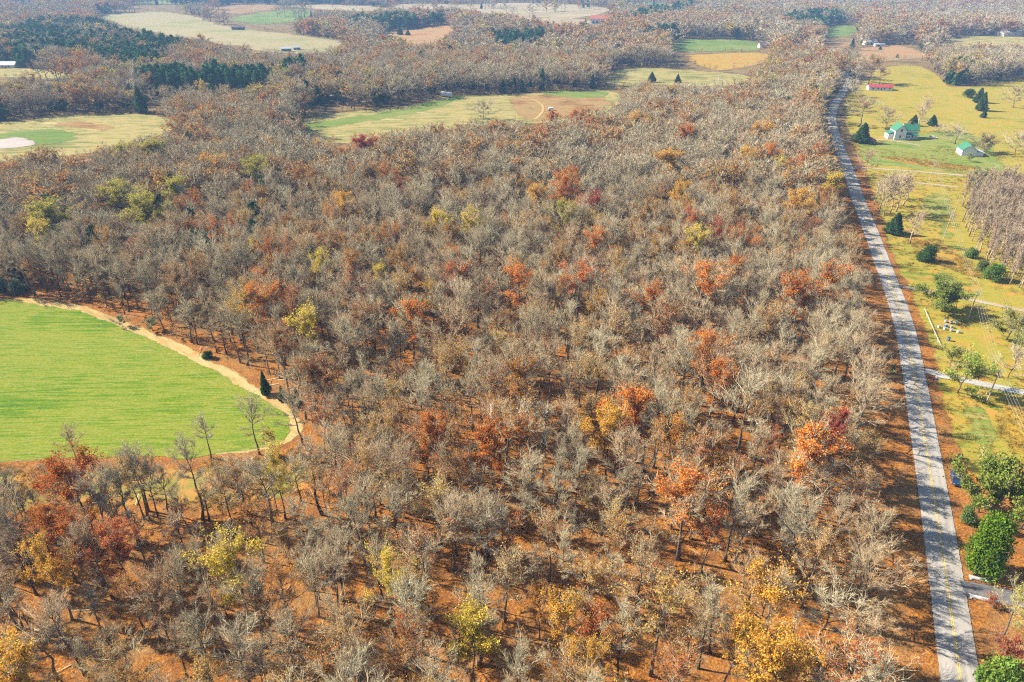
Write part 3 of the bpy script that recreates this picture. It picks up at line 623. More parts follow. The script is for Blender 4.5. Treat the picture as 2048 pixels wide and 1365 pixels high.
# ------------------------------------------------------------------ single trees and bushes outside the wood
def stand(bx, by, ty, wpx):
    q = P(bx, by); lo, hi = .3, 40.
    for _ in range(30):
        m = (lo + hi) / 2
        if proj((q[0], q[1], q[2] + m))[1] > ty: lo = m
        else: hi = m
    return q, lo, wpx / 2 * proj(q)[2] / F
_slim = [broadleaf(640 + i, 14, 2.0, .28, 12, 5, 4, 5, .045, 0, rise=1.2) for i in range(3)]
SLIM = [(mk(a, 'trunk', [M_TWIGP]), mk(b, 'crown', [M_TWIGP])) for a, b, c in _slim]
_round = [broadleaf(650 + i, 10, 4.6, .16, 13, 6, 5, 6, .04) for i in range(3)]
ROUND = [(mk(a, 'trunk', [M_BARK]), mk(b, 'crown', [M_TWIG]), mk(foliage(c, 14000, .24), 'foliage', [M_LEAF]), mk(foliage(patchy(c, .75), 3800, .24), 'foliage', [M_LEAF])) for a, b, c in _round]
CEDM = [(mk(a, 'trunk', [M_BARK]), mk(b, 'foliage', [M_LEAF])) for a, b in CED]
_a1 = bush(700, 8, 3.0, 14000, .2, .3, 9, .03, 34); _a2 = conifer(701, 7.6, 2.0, 4000, .22, .05, .7); _arb = (cat_([_a1[0], _a2[0]]), cat_([_a1[1], _a2[1]])); ARB = (mk(_arb[0], 'trunk', [M_BARK]), mk(_arb[1], 'foliage', [M_LEAF]))
BUSHM = [(mk(a, 'trunk', [M_BARK]), mk(b, 'foliage', [M_LEAF])) for a, b in [bush(710 + i, 5, 3, 7500, .22) for i in range(3)]]
DG, MG, OG = (.06, .12, .035), (.10, .19, .035), (.25, .29, .055)
SINGLE = [  # base x, base y, top y, width, kind, colour, name, label
 (1958, 1142, 1022, 86, 'arb', (.125, .215, .016), 'evergreen_tree', 'bright green dense evergreen beside the road above the dark driveway'),
 (1957, 1025, 915, 104, 'fullr', (.21, .26, .04), 'yard_tree', 'yellow green tree hanging over the parked dark blue car'),
 (2040, 1058, 915, 122, 'fullr', (.24, .27, .045), 'yard_tree', 'green and yellow tree cut by the right frame edge above the evergreen'),
 (1933, 1045, 1012, 34, 'bush', (.17, .25, .07), 'shrub', 'small grey green shrub tucked behind the bright evergreen'),
 (1998, 1278, 1172, 88, 'thin', (.42, .40, .06), 'yard_tree', 'small thin yellow green tree below the dark driveway'),
 (2008, 1335, 1272, 72, 'lightr', (.40, .11, .045), 'shrub', 'dark red shrub in the lower right corner'),
 (1982, 1215, 1190, 30, 'lightr', (.36, .11, .05), 'shrub', 'little red shrub at the lower edge of the dark driveway'),
 (1975, 1420, 1322, 100, 'bush', (.17, .26, .04), 'shrub', 'green bush at the bottom edge beside the road'),
 (2042, 1440, 1330, 90, 'bush', (.55, .34, .05), 'shrub', 'orange yellow bush cut by the lower right corner'),
 (1914, 786, 692, 84, 'lightr', (.30, .38, .05), 'yard_tree', 'pale half bare tree with lime leaves beside the white gravel drive'),
 (1898, 738, 690, 52, 'lightr', (.32, .34, .06), 'yard_tree', 'small olive tree just behind the tree by the white gravel drive'),
 (2012, 680, 612, 76, 'lightr', (.28, .28, .07), 'yard_tree', 'spreading grey green tree on the lawn right of the wires'),
 (2050, 715, 652, 66, 'lightr', (.22, .28, .06), 'yard_tree', 'olive green tree cut by the right edge above the pinkish bare tree'),
 (2015, 756, 688, 66, 'round', None, 'yard_tree', 'pinkish bare round tree right of the tall pole'),
 (1884, 624, 556, 82, 'fullr', (.19, .24, .045), 'yard_tree', 'large round olive green tree beside the middle gravel drive'),
 (1851, 522, 486, 38, 'bush', (.07, .13, .03), 'shrub', 'round dark green bush alone on the golden grass'),
 (1787, 468, 426, 36, 'cedar', DG, 'cedar_tree', 'dark green cedar by the road left of the round bush'),
 (1757, 428, 336, 30, 'slim', None, 'slim_tree', 'slim pale tree nearest the road in the roadside clump'),
 (1768, 432, 330, 30, 'slim', None, 'slim_tree', 'second slim pale tree of the roadside clump'),
 (1779, 428, 335, 30, 'slim', None, 'slim_tree', 'third slim pale tree of the roadside clump'),
 (1792, 424, 332, 32, 'slim', None, 'slim_tree', 'fourth slim pale tree of the roadside clump'),
 (1805, 412, 335, 34, 'slim', None, 'slim_tree', 'rightmost slim pale tree of the roadside clump'),
 (1748, 410, 345, 26, 'slim', None, 'slim_tree', 'short slim pale tree at the back of the roadside clump'),
 (1786, 398, 338, 30, 'slim', None, 'slim_tree', 'slim pale tree behind the middle of the roadside clump'),
 (1820, 488, 402, 34, 'slim', None, 'slim_tree', 'lone slim pale tree right of the dark roadside cedar'),
 (1730, 352, 294, 40, 'round', None, 'yard_tree', 'lone leafless tree beside the road at the upper gravel drive'),
 (1722, 286, 246, 36, 'cedar', DG, 'cedar_tree', 'dark green evergreen beside the drive left of the white farmhouse'),
 (1716, 254, 190, 66, 'thin', (.40, .21, .10), 'yard_tree', 'big brown leaved oak between the road bend and the farmhouse'),
 (1770, 260, 210, 46, 'round', None, 'yard_tree', 'pinkish leafless tree right behind the white farmhouse'),
 (1705, 194, 152, 42, 'round', None, 'yard_tree', 'round leafless tree beside the far bend of the road'),
 (1737, 168, 106, 38, 'half', (.40, .25, .10), 'yard_tree', 'tall tan tree beyond the red roofed house'),
 (1712, 158, 114, 26, 'half', (.50, .30, .09), 'yard_tree', 'golden tree on the far roadside left of the tall tan tree'),
 (1757, 170, 128, 36, 'thin', (.38, .20, .10), 'yard_tree', 'brownish tree behind the red roofed house'),
 (1838, 262, 178, 30, 'slim', None, 'slim_tree', 'tall thin white trunked tree standing in the golden pasture'),
 (1826, 252, 230, 20, 'cedar', DG, 'cedar_tree', 'small dark cedar right behind the farmhouse roof'),
 (1863, 252, 230, 20, 'cedar', DG, 'cedar_tree', 'small dark cedar right of the white pole by the farmhouse'),
 (1910, 288, 238, 58, 'round', None, 'yard_tree', 'wide dark leafless tree on the lawn above the white barn'),
 (1876, 270, 244, 22, 'round', None, 'yard_tree', 'little leafless tree on the lawn between farmhouse and barn'),
 (1968, 306, 264, 46, 'lightr', (.30, .24, .10), 'yard_tree', 'brownish tree right of the white barn'),
 (2030, 308, 250, 54, 'round', None, 'yard_tree', 'leafless tree at the right frame edge beyond the barn'),
 (2026, 216, 166, 50, 'round', None, 'yard_tree', 'leafless tree at the right frame edge in the far pasture'),
 (1956, 206, 176, 24, 'cedar', (.06, .12, .03), 'cedar_tree', 'tallest cedar of the dark row in the right hand pasture'),
 (1961, 222, 184, 24, 'cedar', (.08, .14, .03), 'cedar_tree', 'front cedar of the dark row in the right hand pasture'),
 (1966, 236, 218, 12, 'cedar', DG, 'cedar_tree', 'smallest cedar at the near end of the pasture row'),
 (1937, 196, 178, 26, 'bush', DG, 'shrub', 'dark green bush left of the pasture cedar row'),
 (1938, 324, 302, 14, 'lightr', (.18, .24, .06), 'yard_tree', 'tiny green tree on the lawn before the white barn'),
 (1950, 380, 334, 44, 'lightr', (.15, .22, .05), 'yard_tree', 'patchy green tree at the top of the slim grove'),
 (1984, 560, 528, 46, 'bush', (.13, .22, .035), 'shrub', 'green bush at the lower front of the slim grove'),
 (1942, 516, 494, 26, 'bush', (.14, .22, .05), 'shrub', 'small green bush at the left edge of the slim grove'),
 (1962, 540, 520, 30, 'bush', (.20, .24, .06), 'shrub', 'olive bush between two green ones before the slim grove'),
 (1783, 748, 730, 12, 'bush', MG, 'shrub', 'tiny green shrub on the leafy bank left of the road'),
 (533, 790, 742, 22, 'cedar', (.05, .12, .03), 'cedar_tree', 'tallest of three little cedars where the field track bends'),
 (566, 802, 772, 18, 'cedar', (.05, .12, .03), 'cedar_tree', 'middle of three little cedars where the field track bends'),
 (597, 814, 774, 18, 'cedar', (.05, .12, .03), 'cedar_tree', 'rightmost of three little cedars where the field track bends'),
 (416, 716, 700, 22, 'bush', DG, 'shrub', 'low dark green bush at the wood edge above the field track'),
 (246, 654, 630, 26, 'lightr', (.20, .25, .13), 'shrub', 'pale grey green bush at the upper bend of the field track'),
 (305, 662, 634, 32, 'lightr', (.14, .19, .09), 'shrub', 'dusky green bush right of the pale grey green one'),
 (38, 586, 560, 34, 'bush', (.16, .24, .14), 'shrub', 'grey green bush at the far side of the green field'),
 (4, 586, 556, 36, 'bush', (.12, .20, .13), 'shrub', 'grey green bush at the left frame edge beyond the green field'),
 (1303, 165, 144, 18, 'cedar', DG, 'cedar_tree', 'lone dark cedar standing in the brown stubble field'),
 (1355, 166, 148, 14, 'cedar', DG, 'cedar_tree', 'smaller dark cedar right of the lone cedar in the stubble'),
 (968, 240, 196, 66, 'round', None, 'yard_tree', 'spreading leafless tree at the near edge of the centre field'),
 (1760, 100, 92, 7, 'cedar', DG, 'cedar_tree', 'small cedar on the tan pasture below the white house'),
 (1794, 116, 108, 7, 'cedar', DG, 'cedar_tree', 'smallest cedar on the tan pasture slope'),
 (800, 70, 56, 14, 'cedar', DG, 'cedar_tree', 'left dark cedar in the orange far field'),
 (816, 71, 60, 12, 'cedar', DG, 'cedar_tree', 'right dark cedar in the orange far field'),
]
for k, (bx, by, ty, w, kd, c, nm, lab) in enumerate(SINGLE):
    q, H, R = stand(bx, by, ty, w); EXPL.append((q[0], q[1], R * .8)); rz = k * 1.3; ct = {'shrub': 'bush'}.get(nm, 'tree')
    gr = {'shrub': 'bushes outside the wood', 'cedar_tree': 'single cedars', 'slim_tree': 'slim pale roadside trees'}.get(nm)
    if kd in ('full', 'half', 'thin'):
        d = LEAFY[k % 6]; tree(nm, lab, ct, q, rz, (R / d['R'], R / d['R'], H / d['H']), d['T'], d['C'], d[kd], c, gr)
    elif kd == 'slim': a = SLIM[k % 3]; tree(nm, lab, ct, q, rz, (R / 2.0, R / 2.0, H / 14), a[0], a[1], None, None, gr)
    elif kd in ('round', 'fullr', 'lightr'):
        a = ROUND[k % 3]; tree(nm, lab, ct, q, rz, (R / 4.6, R / 4.6, H / 10), a[0], a[1], {'round': None, 'fullr': a[2], 'lightr': a[3]}[kd], c, gr)
    elif kd == 'cedar': a = CEDM[k % 3]; h0 = [9, 7.5, 10.5][k % 3]; tree(nm, lab, ct, q, rz, (R / 2.3, R / 2.3, H / h0), a[0], None, a[1], c, gr)
    elif kd == 'arb': tree(nm, lab, ct, q, rz, (R / 3, R / 3, H / 8), ARB[0], None, ARB[1], c, gr)
    else: a = BUSHM[k % 3]; tree(nm, lab, ct, q, rz, (R / 3, R / 3, H / 5), a[0], None, a[1], c, gr)

# ------------------------------------------------------------------ the woods: where every tree stands
RIGHTWOOD = poly([(1925, 455), (1945, 505), (1985, 552), (2048, 588), (2250, 640), (2300, 520), (2230, 420), (2060, 395), (1960, 392), (1915, 410)])
def free(x, y, pad=0.):
    ok = np.ones(x.shape, bool)
    for pg in NOTREE: ok &= ~(inside(pg, x, y) | (seg_dist(pg, x, y) < pad)) if pad else ~inside(pg, x, y)
    for pg in SPARSE.values(): ok &= ~(inside(pg, x, y) & ((np.random.default_rng(90).random(x.shape) > .16) | (vnoise(x, y, 45, 8) < .35)))
    for pl, w in ROADS: ok &= seg_dist(pl[::3], x, y, False) > w + 1.5
    for ex, ey, er in EXPL: ok &= np.hypot(x - ex, y - ey) > er
    return ok
def road_x(y): return np.interp(y, road_c[::1][np.argsort(road_c[:, 1]), 1], np.sort(road_c[:, 0]) * 0 + road_c[np.argsort(road_c[:, 1]), 0])
def scatter(y0, y1, s, seed, jit=.75):
    r = np.random.default_rng(seed); hw = y1 * .80 + 70
    X, Y = np.meshgrid(np.arange(-hw, hw, s), np.arange(y0, y1, s)); X = X + (r.random(X.shape) - .5) * s * jit * 1.3 + (np.arange(X.shape[0])[:, None] % 2) * s / 2; Y = Y + (r.random(Y.shape) - .5) * s * jit * 1.3
    x, y = X.ravel(), Y.ravel(); k = np.abs(x) < y * .80 + 75; return x[k], y[k]
def vnoise(x, y, sc, seed=0):
    return (np.sin(x / sc + 1.3 * seed + 1.7 * np.sin(y / sc * .7 + seed)) + np.sin(y / sc * 1.1 + 2.1 * seed + 1.3 * np.sin(x / sc * .8))) * .5
CLEAR_PX = [np.array(q[1], float) for q in S_ if np.mean([b for a, b in q[1]]) < 345]
CLEAR_PX += [np.array([(a, b), (c, b), (c, d), (a, d)], float) for a, b, c, d in ((1180, 32, 1222, 50), (560, 92, 610, 108), (462, 48, 492, 62), (625, 185, 700, 215), (1165, 158, 1200, 178), (1725, 78, 1775, 98), (2000, 58, 2048, 74), (1575, 80, 1610, 98), (1510, 82, 1545, 98), (0, 122, 60, 140), (1815, 58, 1840, 74), (1680, 140, 1712, 160), (875, 180, 915, 200))]
_b = [(a, b, F / proj(P(a, b))[2]) for a, b in RPX if 160 < b < 1500]
BAND = np.array([(a - k * (8.6 if b < 450 else 7.6), b) for a, b, k in _b] + [(a + k * 4.2, b) for a, b, k in _b[::-1]])
def clear(x, y, h=16.):
    z = terr(x, y); ok = np.ones(x.shape, bool)
    for hh in (h, h * .6):
        a, b, d = proj(np.stack([x, y, z + hh]))
        for pg in CLEAR_PX: ok &= ~inside(pg, a, b)
    ok |= np.hypot(x, y) < 290
    for hh, dx in ((h + 1, 0), (h * .8, 2.6), (h * .55, 2.2), (h * .3, .5)):
        a, b, d = proj(np.stack([x + dx, y, z + hh])); ok &= ~inside(BAND, a, b)
    a, b, d = proj(np.stack([x, y, z + 17])); nf = np.array([(-300, 590), (150, 600), (330, 690), (530, 790), (600, 850), (520, 880), (0, 892), (-300, 892)], float)
    return ok & ~(inside(nf, a, b) & (np.random.default_rng(77).random(len(x)) < .5))
near_road = lambda x, y: x - road_x(y)
x, y = scatter(34, 460, 4.35, 11, .95)
ok = free(x, y) & clear(x, y) & (near_road(x, y) < -3.2 - 8.6 + 1.2 * vnoise(x, y, 7, 3)) ; x, y = x[ok], y[ok]
r = np.random.default_rng(5); _sb = P(300, 1050)[1]; ok = r.random(len(x)) < np.where((x < -25) & (y > _sb) & (y < _sb + 26), .95, np.interp(np.hypot(x, y), [60, 110, 190, 260], [.56, .62, .82, .92]) - .18 * (vnoise(x, y, 16, 1) > .5)); x, y = x[ok], y[ok]
u = np.random.default_rng(6).random(len(x)) + .16 * vnoise(x, y, 30, 2); w_ = np.random.default_rng(8).random(len(x))
kind = np.where(u < .80, 0, 1)                            # 0 bare, 1 russet
kind = np.where((x < -90) & (y > 210) & (w_ < .10), 2, kind)    # dark cedars on the left
px_, py_, dd_ = proj(np.stack([x, y, np.full(len(x), 12.)]))
vis = (px_ > 5) & (px_ < 2043) & (py_ > 5) & (py_ < 1400)
order = np.argsort(dd_)
nb = nr = 0; rest = {0: [], 1: [], 2: []}; MAXB, MAXR = 296, 150
rt = np.random.default_rng(9)
for i in order:
    q = (x[i], y[i], float(terr(x[i], y[i])))
    s = .66 + .52 * rt.random() ** 1.2; sw = s * (.8 + .5 * rt.random()); rz = rt.random() * 6.28
    if kind[i] == 0 and vis[i] and nb < MAXB:
        b = BARE[rt.integers(0, 10)]; nb += 1
        t_ = 'slender' if b[4] * sw < 2.6 else 'broad' if b[4] * sw > 3.8 else 'tall'
        tree('bare_tree', fresh(t_ + ' leafless grey tree in the wood, {}', px_[i], py_[i]), 'tree', q, rz, (sw, sw, s), b[0], b[1], None, None, f'{t_} leafless trees of the wood')
    elif kind[i] == 1 and vis[i] and nr < MAXR:
        d = LEAFY[rt.integers(0, 6)]; nr += 1; c = [(.44, .20, .035), (.40, .18, .035), (.48, .27, .05), (.36, .20, .055), (.44, .14, .03), (.47, .30, .06)][rt.integers(0, 6)]
        cv = 'half' if rt.random() < .18 else 'thin'; w2 = 'patchy' if cv == 'half' else 'sparse'
        tree('russet_tree', fresh('tree with ' + w2 + ' russet leaves, {}', px_[i], py_[i]), 'tree', q, rz, (sw, sw, s), d['T'], d['C'], d[cv], c, f'trees with {w2} russet leaves in the wood')
    else: rest[int(kind[i])].append(q)
def dist(p): return np.hypot(np.asarray(p)[:, 0], np.asarray(p)[:, 1])
rb = np.array(rest[0]); rr_ = np.array(rest[1]); rc = np.array(rest[2]).reshape(-1, 3)
nearb = dist(rb) < 300; nearr = dist(rr_) < 300
stuff('leafless_wood', 'leafless grey trees filling the rest of the wood', 'trees', rb[nearb], P_BARE_N, .7, 1.15)
stuff('russet_wood', 'trees with thin russet leaves through the rest of the wood', 'trees', rr_[nearr], P_RUSS_N, .75, 1.1)
mid_b = [rb[~nearb]]; mid_r = [rr_[~nearr]]; ced_pts = [rc]; pine_pts = []; olive_m = []
# undergrowth
x, y = scatter(34, 330, 5.6, 21); ok = free(x, y) & (near_road(x, y) < -12); ok &= np.random.default_rng(22).random(len(x)) < np.interp(np.hypot(x, y), [80, 200], [.28, .5])
stuff('undergrowth', 'thin saplings and brush under the trees of the wood', 'brush', np.stack([x[ok], y[ok], terr(x[ok], y[ok])], 1), P_SAP, .6, 1.2)

# fallen branches on the floor
def litterwood(seed):
    global rng
    rng = np.random.default_rng(seed); a = rng.random(5) * 6.28; p = np.concatenate([rng.normal(size=(5, 2)) * 1.2, np.full((5, 1), .08)], 1)
    return cones(p, np.stack([np.cos(a), np.sin(a), np.full(5, .04)], 1), 1.5 + 3.5 * rng.random(5), .06 + .16 * rng.random(5), 3)
P_DEAD = [proto('deadfall', [(litterwood(760 + i), M_TWIG)]) for i in range(4)]
x, y = scatter(34, 240, 7.0, 25, 1.4); ok = free(x, y) & (near_road(x, y) < -6); ok &= np.random.default_rng(26).random(len(x)) < .45
stuff('fallen_branches', 'fallen grey branches lying on the leaf litter of the wood', 'branches', np.stack([x[ok], y[ok], terr(x[ok], y[ok])], 1), P_DEAD, .7, 1.4)

# right-hand grove of slim pale trees
x, y = scatter(150, 330, 2.5, 31, 1.3); ok = inside(RIGHTWOOD, x, y); ok &= np.random.default_rng(3).random(len(x)) < .6
for ex, ey, er in EXPL: ok &= np.hypot(x - ex, y - ey) > er
stuff('slim_grove', 'dense grove of slim pale leafless trees right of the power line', 'trees', np.stack([x[ok], y[ok], terr(x[ok], y[ok])], 1), P_SLIM, .75, 1.1)
NOTREE.append(RIGHTWOOD)

# woods beyond
CZ = [poly(q) for q in ([(-150, 88), (0, 86), (100, 58), (240, 56), (330, 86), (400, 104), (340, 132), (350, 156), (250, 166), (210, 148), (120, 130), (0, 148), (-150, 148)],
      [(690, 54), (800, 46), (900, 46), (880, 60), (780, 72), (700, 72)], [(1560, 52), (1640, 36), (1690, 46), (1650, 70), (1580, 68)], [(180, 30), (330, 24), (345, 31), (200, 38)], [(1240, 50), (1330, 22), (1400, 20), (1380, 36), (1280, 62)], [(340, 8), (760, 2), (760, 9), (340, 16)])]
PZ = [poly(q) for q in ([(262, 184), (330, 170), (372, 174), (535, 174), (548, 190), (420, 194), (300, 192)], [(965, 92), (1090, 84), (1110, 94), (1000, 104)], [(560, 162), (612, 154), (616, 168), (570, 176)], [(1275, 84), (1350, 80), (1350, 88), (1290, 92)])]
PINEVIEW = [np.array(q, float) for q in ([(262, 168), (300, 150), (370, 142), (535, 144), (542, 172), (420, 176), (280, 176)], [(975, 66), (1090, 60), (1100, 82), (990, 90)], [(560, 140), (612, 136), (612, 156), (565, 160)])]
OZ = poly([(-200, 330), (700, 330), (700, 480), (-200, 520)])
far = {'b': [], 'r': [], 'o': []}
for (y0, y1, s, sd) in ((400, 780, 6.2, 41), (780, 1250, 9.0, 42), (1250, 1900, 11.5, 43), (1900, 3000, 15, 44)):
    x, y = scatter(y0, y1, s, sd)
    k = ~((y < 460) & (near_road(x, y) < -11.8)) & free(x, y) & (clear(x, y) | np.any([inside(g_, x, y) for g_ in SPARSE.values()], 0)); k &= ~((near_road(x, y) > 0) & (proj(np.stack([x, y, terr(x, y)]))[1] > 172) & (x > 0)); x, y = x[k], y[k]
    u = np.random.default_rng(sd).random(len(x)); w_ = np.random.default_rng(sd + 9).random(len(x)); z = terr(x, y); Q = np.stack([x, y, z], 1)
    cz = np.zeros(len(x), bool); pz = np.zeros(len(x), bool); pv_ = np.zeros(len(x), bool); a_, b_, d_ = proj(np.stack([x, y, z + 17.]))
    for g_ in PINEVIEW: pv_ |= inside(g_, a_, b_)
    for g_ in CZ: cz |= inside(g_, x, y)
    for g_ in PZ: pz |= inside(g_, x, y)
    isc = (cz & (w_ < .06)) | (w_ < .05 + .10 * (vnoise(x, y, 60, 5) > .4)); isp = pz
    isp |= cz & (w_ > .06) & (w_ < .80)
    ced_pts.append(Q[isc & ~isp & ~pv_]); pine_pts.append(Q[isp]); o_ = ~isc & ~isp & ~pv_
    rus = o_ & (u + .22 * vnoise(x, y, 70, 4) > .80); oli = o_ & ~rus & (u < .05); ba = o_ & ~rus & ~oli
    if y0 < 700: mid_b.append(Q[ba]); mid_r.append(Q[rus]); olive_m.append(Q[oli])
    else: far['b'].append(Q[ba]); far['r'].append(Q[rus]); far['o'].append(Q[oli])
V = np.vstack
stuff('middle_woods', 'leafless woods in the middle distance behind the fields', 'trees', V(mid_b), P_BARE_M, .75, 1.1, 1.3)
stuff('middle_russet_woods', 'russet leaved trees among the middle distance woods', 'trees', V(mid_r), P_RUSS_M, .75, 1.1, 1.3)
stuff('middle_olive_trees', 'yellow olive trees scattered in the middle distance woods', 'trees', V(olive_m), P_OLIVE_M, .8, 1.1, 1.2)
stuff('far_woods', 'leafless woods on the far hills', 'trees', V(far['b']), P_BARE_F, .75, 1.25, 1.75)
stuff('far_russet_woods', 'russet trees among the far woods', 'trees', V(far['r']), P_RUSS_F, .75, 1.25, 1.75)
stuff('far_olive_trees', 'olive yellow trees among the far woods', 'trees', V(far['o']), P_OLIVE_F, .75, 1.25, 1.75)
stuff('far_cedars', 'dark green cedars among the distant woods', 'trees', V(ced_pts), P_CED, 1.0, 1.8)
stuff('far_pines', 'green pines standing in the distant woods', 'trees', V(pine_pts), P_PIN, .8, 1.25, 1.2)

# tufts of dry grass and weeds, brush along the field edges
def tuft(seed, n, h, sp):
    global rng
    rng = np.random.default_rng(seed); p = np.concatenate([rng.normal(size=(n, 2)) * sp, np.zeros((n, 1))], 1); d = unit(rng.normal(size=(n, 3)) * np.array([.5, .5, 0]) + np.array([0, 0, 1]))
    return cones(p, d, h * (.5 + .7 * rng.random(n)), np.full(n, .09), 1)
M_TUFT = mat_leaf('dry_grass', [(0, (.26, .16, .03)), (.3, (.32, .19, .03)), (.55, (.20, .17, .035)), (.8, (.36, .26, .08)), (1, (.15, .16, .03))], .3)
P_TUFT = [proto('tuft', [(tuft(800 + i, 26, [.45, .7, .35][i], [.3, .4, .35][i]), M_TUFT)]) for i in range(3)]
def fill(names, step, keep, seed):
    out = []
    for nm in names:
        pg = SHEETS[nm]; a, b = pg.min(0), pg.max(0); r = np.random.default_rng(seed); n = int((b[0] - a[0]) * (b[1] - a[1]) / step ** 2)
        x, y = a[0] + r.random(n) * (b[0] - a[0]), a[1] + r.random(n) * (b[1] - a[1])
        k = inside(pg, x, y) & (r.random(n) < keep) & (vnoise(x, y, 9, 2) + .5 * vnoise(x, y, 3.3, 6) > -.25); k &= (np.hypot(x, y) < 480) & (np.abs(x) < y * .8 + 20)
        for pl, w in ROADS: k &= seg_dist(pl[::3], x, y, False) > w + .5
        out.append(np.stack([x[k], y[k], terr(x[k], y[k])], 1))
    return np.concatenate(out)
stuff('grass_tufts', 'tufts of dry golden grass over the pasture beside the road', 'grass', np.concatenate([fill(['pasture'], 1.9, .8, 61), fill(['weedy_strip', 'weedy_bank', 'grassy_margin', 'garden_rows'], .8, .7, 62)]), P_TUFT, .6, 1.5)
eb = []
for nm in ('left_field', 'centre_field', 'stubble_field', 'golden_field', 'far_green_field', 'tan_pasture', 'east_field', 'orange_field', 'west_field', 'hill_meadow', 'upper_meadow'):
    q = resample(SHEETS[nm], 3.0 if np.hypot(*SHEETS[nm].mean(0)) < 700 else 6.0); r = np.random.default_rng(len(q)); q = q[r.random(len(q)) < .6]
    q = q + r.normal(size=q.shape) * 2.5; eb.append(np.stack([q[:, 0], q[:, 1], terr(q[:, 0], q[:, 1])], 1))
eb = np.concatenate(eb); k = np.ones(len(eb), bool)
for pl, w in ROADS: k &= seg_dist(pl[::3], eb[:, 0], eb[:, 1], False) > w + 2
stuff('field_edge_brush', 'low brush and saplings along the edges of the far fields', 'brush', eb[k], P_SAP, .35, .8, 1.5)

# ------------------------------------------------------------------ buildings
M_WHITE = plain('white_siding', (.62, .62, .60), .7, .06, 1.5); M_GREENR = plain('green_metal_roof', (.035, .16, .085), .45, .1, .8, 0, .5)
M_REDR = plain('dull_red_roof', (.34, .055, .05), .6, .15, .8); M_DARKW = plain('dark_window', (.02, .028, .04), .15, .1, 2, 0, .5)
M_WOOD = plain('grey_weathered_boards', (.26, .22, .19), .85, .25, 2.5); M_BRICK = plain('red_brick_wall', (.34, .13, .09), .85, .2, 4)
M_TEAL = plain('teal_metal', (.07, .20, .24), .5, .15, 1); M_DARK = plain('dark_timber', (.05, .05, .055), .8, .2, 1); M_GREYR = plain('grey_roof', (.42, .43, .45), .5, .1, .6)
M_PURP = plain('plum_roof', (.14, .09, .13), .6, .15, .8); M_BLUE = plain('blue_paint', (.05, .13, .34), .4, .1, 2, 0, .5); M_CREAM = plain('cream_wall', (.62, .56, .46), .75, .1, 2)
M_ORR = plain('orange_red_roof', (.38, .12, .07), .6, .1, .8); M_RUBBER = plain('rubber', (.02, .02, .02), .9); M_POLE = plain('weathered_pole', (.36, .31, .25), .9, .25, 3)
M_STEEL = plain('galvanised_steel', (.55, .56, .57), .4, .1, 4, .6); M_CONC = plain('concrete_pipe', (.55, .54, .52), .85, .15, 3); M_REDP = plain('red_paint', (.50, .05, .04), .45, .1, 2, 0, .5)
def gable_wall(w, d, h, rh):
    x, y = w / 2, d / 2
    v = [(-x, -y, -.3), (x, -y, -.3), (x, y, -.3), (-x, y, -.3), (-x, -y, h), (x, -y, h), (x, y, h), (-x, y, h), (0, -y, h + rh), (0, y, h + rh)]
    return v, [(0, 3, 2, 1), (0, 1, 5, 8, 4), (2, 3, 7, 9, 6), (0, 4, 7, 3), (1, 2, 6, 5), (4, 8, 9, 7), (5, 6, 9, 8)]
def gable_roof(w, d, h, rh, o=.4, th=.14):
    out = []
    for s in (-1, 1):
        x = w / 2 + o; k = rh / (w / 2); y = d / 2 + o; e = .02
        v = [(s * x, -y, h - o * k + e), (s * x, y, h - o * k + e), (0, y, h + rh + e), (0, -y, h + rh + e)]; v += [(a, b, c + th) for a, b, c in v]
        f = [(0, 1, 2, 3), (7, 6, 5, 4), (0, 4, 5, 1), (1, 5, 6, 2), (2, 6, 7, 3), (3, 7, 4, 0)]; out.append((v, f if s > 0 else [q[::-1] for q in f]))
    return join(out)
def moved(vf, t=(0, 0, 0), rz=0.):
    c, s = math.cos(rz), math.sin(rz); return [(a * c - b * s + t[0], a * s + b * c + t[1], z + t[2]) for a, b, z in vf[0]], vf[1]
def window(parent, x, y, z, w, h, rz=0., frame=M_WHITE):
    o = part('window', [box((x, y, z), (w + .24, .12, h + .24), rz)], frame, parent)
    nx, ny = math.sin(rz) * .05, -math.cos(rz) * .05
    part('pane', [box((x + nx, y + ny, z), (w, .06, h), rz)], M_DARKW, o)
def house(name, label, cat, bx, by, rz, w, d, h, rh, wall, roof, wins=(), door=None, group=None, flip=False):
    e = empty(name, P(bx, by), rz, label, cat, group); k = math.pi / 2 if flip else 0
    v, f = moved(gable_wall(w, d, h, rh), rz=k); mesh_obj('wall', v, f, wall, e); v, f = moved(gable_roof(w, d, h, rh), rz=k); mesh_obj('roof', v, f, roof, e)
    fy = -(w if flip else d) / 2 - .03
    for x, z, ww, hh in wins: window(e, x, fy, z, ww, hh)
    if door: part('door', [box((door[0], fy - .02, door[2] / 2), (door[1], .1, door[2]))], M_DARKW if wall is M_WHITE else M_DARK, e)
    return e
